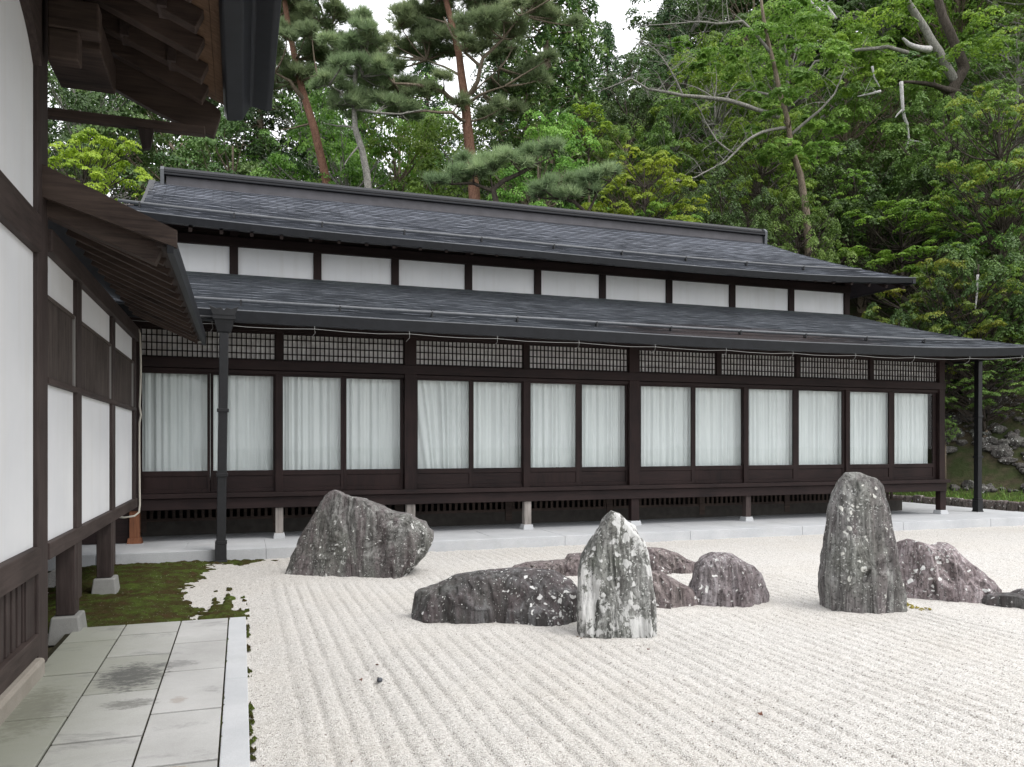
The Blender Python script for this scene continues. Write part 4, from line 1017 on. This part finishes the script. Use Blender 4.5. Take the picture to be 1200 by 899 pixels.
def curve(a, b, sag=.15, n=6, jit=.05):
    a = np.array(a, float); b = np.array(b, float); L = np.linalg.norm(b-a); out = []
    m = (a+b)/2+np.array((0, 0, sag*L)) ; j1 = RNG.normal(0, jit*L, 3)
    for t in np.linspace(0, 1, n): out.append((1-t)**2*a+2*t*(1-t)*(m+j1)+t*t*b)
    return out
def generic_tree(name, hgt, rad, crown_lo, npad, padr, padz, nleaf, ln, wd, leafm, barkm, shape='round', trunk_r=.14, droop=.25, forks=2):
    """local tree with origin at its foot: trunk+limbs mesh and one crown mesh"""
    root = empty(name); tb = MB(); cr = Crown()
    top = np.array((RNG.normal(0, .05)*hgt, RNG.normal(0, .05)*hgt, hgt*.85))
    tp = curve((0, 0, -.5), top, 0, 9, .035); tr = [trunk_r*(1-.85*t)+.01 for t in np.linspace(0, 1, 9)]
    tb.tube(tp, tr, 8)
    zc = (crown_lo+hgt)/2; rzc = (hgt-crown_lo)/2
    for i in range(npad):
        while True:
            q = RNG.uniform(-1, 1, 3); l = np.linalg.norm(q)
            if .45 < l < 1 and not (q[2] < -.5 and l < .8): break
        if shape == 'dome': q[2] = abs(q[2])*1.0-.15
        c = np.array((top[0]*.6+q[0]*rad, top[1]*.6+q[1]*rad, zc+q[2]*rzc))
        pr = padr*RNG.uniform(.7, 1.3)
        cr.pad(c, pr, padz*pr, int(nleaf*(pr/padr)**2), droop=droop)
        k = int(np.clip((c[2]-.25*rad-0)/max(.1, hgt*.85)*8, 1, 7)); s0 = tp[k]
        lp = curve(s0, c-np.array((0, 0, .05)), -.10 if c[2] > s0[2] else .15, 6, .07)
        tb.tube(lp, np.linspace(max(.018, trunk_r*.30), .008, 6), 5, False)
        for _ in range(forks):
            e = c+np.array((RNG.normal(0, pr*.6), RNG.normal(0, pr*.6), RNG.uniform(-.1, .1)*pr)); tb.tube(curve(lp[3], e, 0, 4, .06), np.linspace(.014, .004, 4), 3, False)
    tk = tb.build('trunk', barkm, root, smooth=True)
    c_ = link_mesh('crown', cr.mesh('crown', ln, wd), leafm, root)
    return root
def cedar(name, hgt, rad, leafm, lo=.12, dens=1.0):
    root = empty(name); tb = MB(); tb.tube([(0,0,-.5), (.05,0,hgt*.5), (0,.05,hgt)], [hgt*.018, hgt*.011, .02], 8)
    cr = Crown(); z = hgt*lo
    while z < hgt*.99:
        t = (z-hgt*lo)/(hgt*(1-lo)); R_ = rad*(1-t)**.75*(.75+.35*RNG.random()); n = 8 if t < .8 else 5; a0 = RNG.uniform(0, 6.28)
        for k in range(n):
            a = a0+k*6.283/n+RNG.normal(0, .2); rr = R_*RNG.uniform(.6, 1.15); e = np.array((math.cos(a)*rr, math.sin(a)*rr, z+rr*RNG.uniform(-.25, .15)))
            pts = curve((0,0,z), e, .08, 5, .04); tb.tube(pts, np.linspace(.03, .008, 5), 4, False)
            m = max(2, int(rr/.42))
            for j in range(m):
                f = (j+1)/m; q = np.array((0,0,z))*(1-f)+e*f+RNG.normal(0, .10, 3); nn = int(46*dens)
                pr = .38*RNG.uniform(.7, 1.3)
                cr.pad(q, pr, pr*.8, nn, tone=RNG.uniform(.05, .6)+(.3 if f > .85 and RNG.random() < .5 else 0), droop=.9, scatter=.7, shell=.9)
        z += .50*(1-.35*t)
    tb.build('trunk', B_BROWN, root, smooth=True); link_mesh('crown', cr.mesh('crown', .17, .055), leafm, root); return root
def pine_tree(label, trunk, limbs, pads, barkm, r0, name='pine_tree', extra=None):
    """everything in world coordinates: trunk polyline, limb polylines, needle pads (centre, rx)"""
    foot_ = trunk[0]; root = empty(name, tuple(foot_), label=label, cat='pine tree')
    tb = MB(); n = len(trunk); tb.tube(trunk, [r0*(1-.6*i/(n-1)) for i in range(n)], 10)
    lb_ = MB() if len(limbs) > 1 else tb
    for lp, r1 in limbs:
        L = []
        for a, b in zip(lp[:-1], lp[1:]): L += curve(a, b, 0, 5, .05)[:-1]
        L.append(np.array(lp[-1])); lb_.tube(L, np.linspace(r1, r1*.3, len(L)), 6, False)
    tipsV = []; tone = []
    T = np.array(trunk)
    allp = [np.array(q) for lp, _ in limbs for q in lp]+[T[i] for i in range(len(T)//2, len(T))]
    for (c, rx) in pads:
        c = np.array(c)
        s0 = min(allp, key=lambda q: np.linalg.norm(q-c)+(0 if q[2] < c[2]+.3 else 1))
        lb_.tube(curve(s0, c-np.array((0,0,.05)), -.06, 5, .06), np.linspace(.035, .012, 5), 5, False)
        nt_ = int(190*(rx/.8)**2)+26
        kk = 6; sr = np.sqrt(RNG.random(kk))*.8; sa = RNG.uniform(0, 6.28, kk); wi = RNG.integers(0, kk, nt_)
        gx_ = sr[wi]*np.cos(sa[wi])+RNG.normal(0, .17, nt_); gy_ = sr[wi]*np.sin(sa[wi])+RNG.normal(0, .17, nt_); hz_ = RNG.uniform(-.1, .38, kk)
        z = rx*(hz_[wi]*.8+RNG.normal(0, .07, nt_))-.10*rx*(gx_**2+gy_**2)
        ctr = c+np.stack([gx_*rx, gy_*rx, z], -1)
        for q in ctr[::9]: lb_.tube([c-np.array((0,0,.04)), (c+q)/2-np.array((0,0,.03)), q], [.010, .007, .004], 3, False)
        nb = 17; tt = np.clip(RNG.uniform(.2, .8)+RNG.normal(0, .15, nt_), 0, 1)
        ctr2 = np.repeat(ctr, nb, 0); m = len(ctr2); dr = unit(RNG.normal(0, .65, (m, 3))+np.array((0, 0, .95))+np.repeat((ctr-c)/rx*.7, nb, 0))
        side = unit(np.cross(dr, RNG.normal(size=(m, 3)))); ln = RNG.uniform(.17, .32, (m, 1)); w_ = .0095
        tipsV.append(np.stack([ctr2-side*w_, ctr2+side*w_, ctr2+dr*ln+np.array((0,0,-.01))], 1).reshape(-1, 3)); tone.append(np.repeat(tt, nb))
    v = np.concatenate(tipsV)
    tb.build('trunk', barkm, root, smooth=True)
    if lb_ is not tb: lb_.build('limbs', B_BROWN if barkm is B_RED else barkm, root, smooth=True)
    link_mesh('needles', np_mesh('needles', v, np.arange(len(v)).reshape(-1, 3), np.concatenate(tone)), L_PINE, root); return root

def pads_px(lst, d, jit=.8):
    out = []
    for (px, py, rpx) in lst:
        dd = d+random.uniform(-jit, jit); out.append((P(px, py, dd), rpx/FPX*dd))
    return out
def fill(lst, extra=2, sp=.6):
    """thicken each pad with smaller neighbours"""
    out = list(lst)
    for (c, r) in lst:
        for _ in range(extra):
            o = np.array((random.gauss(0, r*.8), random.gauss(0, r*.8), random.uniform(-.35, .35)*r)); out.append((c+o, r*random.uniform(.45, .7)))
    return out
def ground_at(px, d): p = P(px, 521, d); return np.array((p[0], p[1], hz(p[0], p[1])))

# left red pine
d = 24.0
g0 = ground_at(398, d)
pine_tree('tall slender red trunked pine leaning left, nearest the left eaves', [g0, P(392,260,d), P(381,205,d), P(368,150,d), P(354,105,d), P(346,70,d), P(338,30,d), P(331,-15,d), P(326,-60,d)],
    [([P(358,118,d), P(340,95,d-.4), P(322,85,d-.6)], .08), ([P(346,70,d), P(365,50,d+.4), P(385,35,d+.5)], .06), ([P(340,35,d), P(322,22,d)], .05), ([P(366,145,d), P(345,150,d), P(328,152,d)], .035), ([P(352,95,d), P(372,88,d-.5), P(392,80,d-.6)], .05)],
    fill(pads_px([(345,38,22),(372,22,26),(388,42,20),(325,95,20),(350,88,20),(372,68,26),(392,58,22),(340,5,26),(370,-8,30),(318,60,22),(400,18,20),(330,-30,30),(366,45,18)], d)), B_RED, .155)
# grey-trunked smaller pine
d = 22.0
pine_tree('smaller grey trunked pine with layered pads, second from the left', [ground_at(436, d), P(433,240,d), P(430,205,d), P(424,175,d), P(416,150,d), P(415,120,d), P(416,90,d), P(424,60,d), P(423,20,d)],
    [([P(416,118,d), P(400,108,d-.3), P(386,100,d-.4)], .05), ([P(416,128,d), P(440,132,d-.4), P(470,134,d-.5), P(500,128,d-.6)], .045), ([P(420,172,d), P(411,182,d-.2), P(403,194,d-.3)], .035), ([P(414,150,d), P(396,148,d+.3), P(380,145,d+.3)], .03), ([P(424,90,d), P(430,60,d), P(426,30,d)], .04)],
    fill(pads_px([(398,85,24),(420,75,26),(440,80,22),(425,50,22),(410,60,18),(405,120,22),(432,118,24),(455,122,20),(420,35,14),(424,18,10),(445,100,16),(470,128,16),(388,95,16)], d, .6)), B_GREY, .12)
# main red pine
d = 23.0
pine_tree('broad red trunked pine in the middle with forked orange trunk', [ground_at(560, d), P(556,230,d), P(552,188,d), P(548,150,d), P(545,118,d), P(541,90,d), P(538,65,d), P(530,30,d), P(520,-10,d)],
    [([P(546,125,d), P(520,108,d-.5), P(490,100,d-.8), P(462,98,d-1)], .085), ([P(547,143,d), P(530,132,d-.6), P(500,130,d-1), P(470,134,d-1.1)], .06), ([P(546,115,d), P(560,95,d-.3), P(566,68,d-.5), P(590,45,d-.6), P(612,18,d-.8)], .08), ([P(548,122,d), P(565,110,d-.3), P(592,101,d-.4)], .06),
     ([P(563,78,d-.4), P(545,62,d-.5), P(530,42,d-.6), P(520,20,d-.6)], .05), ([P(541,90,d), P(520,78,d+.3), P(500,70,d+.5)], .05), ([P(552,112,d), P(575,90,d), P(585,80,d)], .03)],
    fill(pads_px([(530,20,32),(560,30,30),(590,25,28),(612,10,28),(575,5,30),(505,45,30),(480,60,26),(455,80,24),(500,15,34),(545,-10,36),(600,55,20),(620,88,22),(632,95,16),(585,100,16),(575,135,22),(600,128,16),(470,100,22),(492,112,24),(450,105,18),(520,60,22),(470,30,30),(440,50,20),(560,60,20),(495,-15,40),(600,-20,36),(645,20,16)], d, 1.2)), B_RED, .185)
# low pine boughs above the ridge
d = 19.5
pine_tree('low spreading pine whose boughs rest just above the ridge', [ground_at(590, d), P(585,300,d), P(582,240,d), P(578,222,d), P(590,212,d), P(612,202,d), P(632,190,d)],
    [([P(580,225,d), P(555,215,d), P(530,216,d), P(505,214,d)], .05), ([P(600,208,d), P(625,195,d), P(648,183,d)], .04), ([P(580,225,d), P(575,205,d), P(560,195,d)], .03)],
    pads_px([(530,208,20),(555,204,22),(578,198,22),(602,190,20),(625,182,18),(645,174,14),(510,212,14),(565,192,16),(590,183,14),(548,190,12)], d, .4), B_DARK, .10)
d = 19.0
pine_tree('low grey green pine bough beside the lime maple', [ground_at(690, d), P(690,320,d), P(688,250,d), P(672,236,d), P(650,232,d)],
    [([P(688,250,d), P(700,225,d), P(715,212,d)], .04)],
    pads_px([(640,222,18),(660,217,20),(682,212,20),(703,206,16),(722,200,12),(628,228,12),(665,230,16),(690,225,16)], d, .4), B_DARK, .08)

# reusable kinds ---------------------------------------------------
K = {}
K['broad'] = generic_tree('broadleaf_tree', 8, 3.1, 2.2, 62, .85, .30, 330, .115, .065, L_OAK, B_GREY, trunk_r=.17)
K['broad2'] = generic_tree('broadleaf_tree', 7, 3.0, 1.4, 58, .80, .35, 330, .11, .065, L_MID, B_BROWN, trunk_r=.14)
K['maple'] = generic_tree('maple_tree', 5, 2.6, 1.2, 95, .56, .26, 250, .080, .055, L_LIME, B_DARK, trunk_r=.09, droop=.18)
K['maple2'] = generic_tree('maple_tree', 5.5, 2.9, 1.0, 110, .55, .30, 240, .080, .055, L_MAPLE, B_DARK, trunk_r=.10, droop=.2)
K['shrub'] = generic_tree('evergreen_shrub', 4, 2.2, .3, 95, .50, .65, 210, .085, .05, L_DARK, B_DARK, 'round', .09, .35, 1)
K['shrub2'] = generic_tree('evergreen_shrub', 3.6, 2.4, .2, 100, .46, .60, 200, .08, .048, L_MID, B_DARK, 'round', .08, .35, 1)
K['cedar'] = cedar('cedar_tree', 16, 2.6, L_CEDAR)
K['cedar2'] = cedar('cedar_tree', 14, 2.3, L_CEDARB, .06)
used = set()
KH = {'broad': 8, 'broad2': 7, 'maple': 5, 'maple2': 5.5, 'shrub': 4, 'shrub2': 3.6, 'cedar': 16, 'cedar2': 14}
KR = {'broad': 3.6, 'broad2': 3.6, 'maple': 3.1, 'maple2': 3.4, 'shrub': 2.6, 'shrub2': 2.7, 'cedar': 2.7, 'cedar2': 2.4}
def plant(kind, px, d, top_py, wpx, label, cat, group, mat=None, rot=None, zbase=None):
    o = K[kind] if kind not in used else copy_tree(K[kind]); used.add(kind)
    g = ground_at(px, d)
    if zbase is not None: g[2] = zbase
    zt = P(px, top_py, d)[2]; hh = max(1.2, zt-g[2])
    sz = hh/KH[kind]; sx = wpx/2/FPX*d/KR[kind]
    if 'cedar' not in kind and sz > 1.45*sx:
        sz = 1.45*sx; drop = zt-sz*KH[kind]-g[2]; g[2] += drop
        st = MB(); st.tube([(0, 0, -(drop+.4)/sz), (.05, 0, -.5*drop/sz), (0, 0, .3)], [.2, .16, .12], 7)
        extra = st.build('trunk', B_BROWN, None, smooth=True); extra.parent = o
    o.location = tuple(g); o.rotation_euler = (0, 0, random.uniform(0, 6.28) if rot is None else rot); o.scale = (sx, sx, sz)
    prop(o, label, cat, group)
    if mat:
        for ch in o.children:
            if ch.name.startswith('crown'):
                ch.material_slots[0].link = 'OBJECT'; ch.material_slots[0].material = mat
    return o
G_H = 'trees on the wooded hillside'; G_C = 'dark conifers behind the pines'; G_S = 'shrubs on the slope right of the roof'
# far dark conifers behind the pines, sky showing between
for (px, dd, tp, wd, lb) in [
    (95, 30, -60, 190, 'dark cedar behind the yellow green maple, at far left under the eaves'),
    (165, 32, -90, 200, 'dark cedar left of the ridge end, seen below the barge board'),
    (240, 33, -80, 200, 'dark cedar right above the left end of the ridge'),
    (305, 31, -30, 190, 'dark cedar just below the metal corner of the near roof'),
    (362, 34, -20, 170, 'dark cedar directly behind the leaning red pine'),
    (425, 38, 70, 170, 'shaded cedar behind the grey trunked pine'),
    (500, 40, 60, 150, 'distant cedar in the gap between the two middle pines'),
    (588, 33, -30, 170, 'cedar immediately right of the forked red pine'),
    (712, 36, 28, 100, 'shaded cedar left of the patch of open sky')]:
    plant('cedar', px, dd, tp, wd, lb, 'cedar tree', G_C)
for (px, dd, tp, wd, lb) in [
    (640, 27, -160, 220, 'tall bright tipped cedar filling the sky right of the middle pine'),
    (680, 28, -60, 150, 'tall cedar bordering the left side of the open sky'),
    (785, 34, -10, 120, 'conifer on the skyline right of the open sky'),
    (616, 24, 60, 160, 'shorter cedar in front of the tall bright tipped cedar')]:
    plant('cedar2', px, dd, tp, wd, lb, 'cedar tree', G_C, L_CEDAR if px == 785 else None)
for (px, dd, tp, wd, lb) in [
    (782, 47, 15, 200, 'far conifer on the ridge line just right of the open sky'),
    (838, 48, -50, 220, 'far conifer behind the grey branches at the top edge'),
    (905, 48, -110, 230, 'far conifer on the crest above the bare tree trunk'),
    (985, 47, -140, 240, 'far conifer on the crest above the hanging dead branch'),
    (1065, 46, -150, 240, 'far conifer behind the big forked trunk'),
    (1150, 44, -170, 240, 'far conifer on the crest at the top right corner')]:
    plant('cedar', px, dd, tp, wd, lb, 'cedar tree', 'conifers along the hill crest', L_DARK)
plant('shrub', 1120, 26.5, 112, 170, 'rounded shrub hiding the foot of the forked tree', 'shrub', 'shrubs on the slope right of the roof', L_MID)
# light broadleaf understory behind the ridge
for (px, dd, tp, wd, lb, kd, mt) in [
    (400, 25, 128, 240, 'light leaved tree at the foot of the leaning red pine', 'broad', None),
    (480, 26, 128, 250, 'light leaved tree below the middle pine, left side', 'broad2', L_OAK),
    (560, 28, 140, 220, 'leafy tree behind the forked red trunk base', 'broad', L_MID),
    (640, 23, 125, 180, 'deep green leafy tree under the tall cedar', 'broad2', L_OAK),
    (290, 26, 120, 230, 'leafy tree showing above the ridge at the left', 'broad2', L_DARK),
    (85, 27, 60, 240, 'dark leafy tree behind the bright maple under the near eaves', 'broad', L_DARK),
    (190, 28, 80, 260, 'dark leafy tree right of the bright maple, above the ridge end', 'broad2', L_DARK),
    (350, 31, 70, 260, 'dim leafy tree filling the gap behind the leaning red pine', 'broad', L_MID),
    (450, 33, 70, 260, 'dim leafy tree filling the gap behind the grey trunked pine', 'broad2', L_MID)]:
    plant(kd, px, dd, tp, wd, lb, 'broadleaf tree', 'leafy trees behind the ridge', mt)
plant('maple', 100, 17, 152, 190, 'bright yellow green maple under the near eaves at left', 'maple tree', 'bright maples', L_LIME)
plant('maple', 752, 21, 168, 165, 'bright lime maple rising above the right part of the ridge', 'maple tree', 'bright maples', L_LIME)
plant('maple', 690, 24, 120, 60, 'thin lime maple sprigs between cedar and the ridge', 'maple tree', 'bright maples', L_LIME)
# hillside, from back to front
H_ = [
    ('broad', 800, 42, -20, 190, 'shaded tree high on the skyline behind bare branches', L_DARK),
    ('broad2', 900, 44, -90, 220, 'highest dark tree above the bare branches, upper middle right', L_DARK),
    ('broad', 1010, 42, -120, 220, 'dark tree behind the pale forked trunk', L_DARK),
    ('broad2', 1120, 38, -140, 240, 'yellow green tree at the top right corner', L_MAPLE),
    ('broad', 1210, 34, -140, 220, 'mid green tree cut by the top right edge', L_MID),
    ('broad2', 800, 33, 90, 170, 'green tree behind the tangle of bare branches', L_MID),
    ('broad', 870, 34, 60, 200, 'leafy tree beneath the long bare branches', L_MID),
    ('broad', 1000, 35, 110, 170, 'dark tree in the hollow beside the hanging dead branch', L_DARK),
    ('broad2', 1090, 33, 60, 200, 'dark tree behind the hanging dead branch', L_DARK),
    ('broad', 1190, 30, 20, 180, 'leafy tree at right edge below the top corner', L_MID),
]
for (kd, px, dd, tp, wd, lb, mt) in H_: plant(kd, px, dd, tp, wd, lb, 'broadleaf tree', G_H, mt)
S_ = [
    ('maple2', 890, 26, 128, 170, 'fresh green maple spray beside the bare trunk', L_MAPLE),
    ('maple2', 1175, 23, 95, 200, 'olive and orange tinged maple at the right edge', L_OLIVE),
    ('maple2', 1060, 25, 235, 230, 'bright layered maple just above the roof hip', L_MAPLE),
    ('maple2', 960, 27, 165, 130, 'flat layered green maple right of the bare trunk', L_MAPLE),
    ('shrub', 850, 22.5, 205, 130, 'dark glossy shrub above the right end of the ridge', L_DARK),
    ('shrub2', 930, 23, 225, 140, 'rounded shrub behind the descending upper roof corner', L_MID),
    ('shrub', 1010, 27, 180, 190, 'dense dark evergreen mound under the hanging branch', L_DARK),
    ('shrub2', 1100, 27, 175, 190, 'dense evergreen mound left of the olive maple', L_DARK),
    ('shrub2', 1180, 23.5, 215, 170, 'bright tipped shrub at the right edge, mid height', L_MID),
    ('shrub', 1140, 21.5, 285, 170, 'dark shrub above the lower roof corner', L_DARK),
    ('maple2', 1100, 21.5, 305, 190, 'olive tinted maple between the two roof corners', L_OLIVE),
    ('maple2', 1210, 21, 300, 150, 'layered maple at the right edge above the lower eave', L_MAPLE),
    ('shrub', 1060, 21.5, 350, 150, 'dark shrub filling the notch between the roof tiers', L_DARK),
    ('shrub', 1150, 22.5, 415, 90, 'shaded shrub hanging over the stony bank', L_MID),
    ('shrub2', 1205, 22, 405, 110, 'leafy shrub over the bank at the right edge', L_MID),
    ('shrub2', 1108, 19.5, 488, 34, 'small bright sprig shrub beside the corner post', L_MID),
    ('maple2', 1155, 20.5, 395, 150, 'shaded maple boughs hanging over the stony bank', L_MID),
    ('maple2', 1120, 24, 360, 170, 'shaded maple behind the lower roof corner', L_DARK),
    ('shrub', 1200, 24, 350, 150, 'dark shrub over the bank behind the right edge', L_DARK),
    ('broad2', 700, 38, 25, 150, 'far tree low on the skyline left of the open sky', L_DARK),
    ('shrub', 742, 30, 95, 130, 'dark rounded tree below the open patch of sky', L_DARK),
    ('shrub2', 800, 32, 50, 150, 'dense dark tree on the skyline right of the open sky', L_DARK),
    ('broad2', 722, 27, 130, 130, 'green tree between the tall cedar and the bare branches', L_OAK),
    ('broad', 790, 28, 120, 170, 'green crown under the long bare branch', L_MID),
    ('shrub', 790, 21.5, 225, 90, 'low dark shrub between lime maple and ridge', L_DARK),
    ('maple2', 775, 20.5, 238, 110, 'yellow green foliage touching the ridge right of centre', L_MAPLE),
    ('broad2', 1040, 30, 90, 210, 'mid green crown below the dark forked branch', L_MID),
    ('broad', 935, 31, 20, 230, 'large light green crown in front of the skyline trees', L_OAK),
    ('broad', 850, 28, 45, 170, 'drooping light green crown threaded with grey branches', L_MAPLE),
    ('broad2', 990, 30, 30, 200, 'light green crown left of the pale trunk', L_OAK),
]
for (kd, px, dd, tp, wd, lb, mt) in S_:
    cat = {'maple2': 'maple tree', 'shrub': 'shrub', 'shrub2': 'shrub', 'broad': 'broadleaf tree', 'broad2': 'broadleaf tree'}[kd]
    plant(kd, px, dd, tp, wd, lb, cat, G_S if 'shrub' in kd else G_H, mt)

# bare branched tree, centre right -------------------------------------------------
def gnarled(mb, pts, r0, r1, tw=0, twl=.5, n=6):
    L = []
    for a, b in zip(pts[:-1], pts[1:]): L += curve(a, b, 0, 5, .035)[:-1]
    L.append(np.array(pts[-1])); rr = np.linspace(r0, r1, len(L)); mb.tube(L, rr, n, True)
    for k in range(tw):
        i = random.randrange(len(L)//4, len(L)); a = L[i]; dv = np.array((random.uniform(-1, 1), random.uniform(-.6, .6), random.uniform(-.4, .9)))*twl*random.uniform(.5, 1.3)
        q = curve(a, a+dv, .1, 5, .08); mb.tube(q, np.linspace(max(.006, rr[i]*.4), .004, 5), 4, False)
        for _ in range(2):
            s_ = q[random.randrange(1, 4)]; mb.tube(curve(s_, s_+np.array((random.uniform(-1, 1), random.uniform(-.5, .5), random.uniform(-.5, .8)))*twl*.5, .1, 4, .08), np.linspace(.007, .003, 4), 3, False)
d = 23.2
root = empty('bare_branched_tree', tuple(ground_at(945, d)), label='old tree with brown trunk and long bare grey branches reaching left', cat='broadleaf tree')
mb = MB(); gnarled(mb, [ground_at(948, d)-np.array((0,0,.3)), P(945,250,d), P(938,205,d), P(926,165,d), P(914,110,d), P(903,60,d), P(893,10,d), P(890,-30,d)], .13, .035, 6, .8); mb.build('trunk', B_BROWN, root, smooth=True)
for pts, r0, tw in [([P(912,137,d), P(885,128,d-.5), P(850,117,d-1), P(800,112,d-1.2), P(760,105,d-1.4), P(740,92,d-1.5), P(700,108,d-1.5)], .075, 26),
                    ([P(920,150,d), P(893,155,d-.6), P(875,165,d-.8), P(850,190,d-1), P(815,208,d-1.1), P(780,214,d-1.2)], .05, 14),
                    ([P(903,62,d), P(870,25,d-.2), P(840,28,d-.2), P(800,27,d-.3), P(752,30,d-.3)], .05, 16),
                    ([P(905,112,d), P(870,105,d+.3), P(840,112,d+.4)], .04, 6),
                    ([P(925,160,d), P(960,130,d-.4), P(978,110,d-.5), P(990,80,d-.6)], .05, 6),
                    ([P(860,180,d-.8), P(840,165,d-.8), P(825,140,d-.8), P(815,120,d-1)], .03, 14),
                    ([P(800,112,d-1.2), P(790,90,d-1.3), P(770,60,d-1.4), P(745,45,d-1.4)], .03, 16)]:
    mb = MB(); gnarled(mb, pts, r0, .012, tw, .9); mb.build('branch', B_GREY, root, smooth=True)
cr = Crown()
for (px, py, rp) in [(880,160,22),(915,178,26),(895,190,22),(930,185,18),(850,60,26),(880,40,30),(910,30,28),(860,85,26),(900,75,28),(940,60,30),(880,110,24),(930,110,30),(950,90,28),(800,50,18),(820,70,20),(960,180,16),(970,150,20),(905,130,20),(945,140,22),(925,5,30),(960,20,30),(980,60,24)]:
    for _ in range(3): cr.pad(P(px+random.uniform(-14,14), py+random.uniform(-8,8), d-random.uniform(-1.2, 1.0)), rp/FPX*d*.8, .2, 210, droop=.3)
link_mesh('crown', cr.mesh('crown', .13, .06), L_OAK, root)
# big pale forked tree at the upper right ------------------------------------------
d = 28.0
root = empty('forked_tree', tuple(ground_at(1125, d)), label='big forked tree with pale trunk and dark limb, upper right', cat='broadleaf tree')
mb = MB(); gnarled(mb, [ground_at(1125, d)-np.array((0,0,.3)), P(1120,140,d), P(1112,112,d), P(1130,80,d), P(1120,55,d), P(1105,20,d), P(1090,-30,d)], .24, .12, 0, 1, 10)
mb.build('trunk', B_DARK, root, smooth=True)
mb = MB(); gnarled(mb, [P(1122,100,d), P(1100,60,d-.1), P(1085,35,d-.1), P(1062,0,d-.2), P(1045,-40,d-.2)], .16, .09, 0, 1, 8); mb.build('limb', B_GREY, root, smooth=True)
for pts, r0, mt, tw in [([P(1122,108,d), P(1095,100,d-.6), P(1060,96,d-1)], .13, B_DARK, 2),
    ([P(1090,58,d-.2), P(1065,52,d-.5), P(1058,45,d-.6)], .12, B_PALE, 0),
    ([P(1064,62,d-.5), P(1040,55,d-.6), P(1010,58,d-.8), P(985,65,d-.9), P(955,72,d-1), P(945,88,d-1)], .075, B_GREY, 8),
    ([P(1032,107,d-1), P(1020,110,d-1), P(1005,113,d-1)], .05, B_PALE, 2),
    ([P(978,22,d-.8), P(962,14,d-.8), P(950,2,d-.8), P(944,-10,d-.8)], .07, B_PALE, 1), ([P(980,22,d-.8), P(970,8,d-.8), P(962,0,d-.8)], .05, B_PALE, 0),
    ([P(1022,78,d-1), P(1025,92,d-1), P(1031,102,d-1)], .045, B_PALE, 0)]:
    mb = MB(); gnarled(mb, pts, r0, r0*.35, tw, .7); mb.build('branch', mt, root, smooth=True)
mb = MB(); gnarled(mb, [P(1056,96,d-1), P(1057,115,d-1), P(1058,128,d-1), P(1063,145,d-1), P(1065,165,d-1), P(1061,176,d-1)], .075, .035, 0); gnarled(mb, [P(1058,128,d-1), P(1052,134,d-1), P(1049,138,d-1)], .045, .02, 0); gnarled(mb, [P(1065,165,d-1), P(1076,166,d-1), P(1086,172,d-1)], .04, .012, 0)
mb.build('dead_branch', B_PALE, root, smooth=True)
cr = Crown()
for (px, py, rp) in [(1010,30,28),(1040,20,30),(1000,80,26),(1030,70,22),(975,95,26),(1080,75,24),(1100,85,20),(1000,50,28),(1150,20,30),(1170,50,30),(1140,60,26),(960,45,26),(1060,5,26),(1085,90,20),(1020,95,18)]:
    for _ in range(3): cr.pad(P(px+random.uniform(-14,14), py+random.uniform(-8,8), d-random.uniform(-.6, 1.6)), rp/FPX*d*.8, .22, 200, droop=.3)
link_mesh('crown', cr.mesh('crown', .12, .06), L_MAPLE, root)
# small broken snag near the lower roof corner
mb = MB(); d = 20.5; gnarled(mb, [P(1146,322,d), P(1145,342,d), P(1143,362,d)], .035, .02); mb.build('dead_branch', B_PALE, None, smooth=True, label='short bleached dead stick hanging in leaves above the lower roof corner', cat='dead branch')
mb = MB(); d = 19.6; gnarled(mb, [P(1180,566,d), P(1190,575,d), P(1197,590,d)], .02, .008, 2, .15); mb.build('fallen_branch', B_GREY, None, smooth=True, label='thin grey fallen branch lying on the grass bank', cat='fallen branch')
# remove any kinds never planted
for k, o in K.items():
    if k not in used:
        for c in list(o.children): bpy.data.objects.remove(c)
        bpy.data.objects.remove(o)
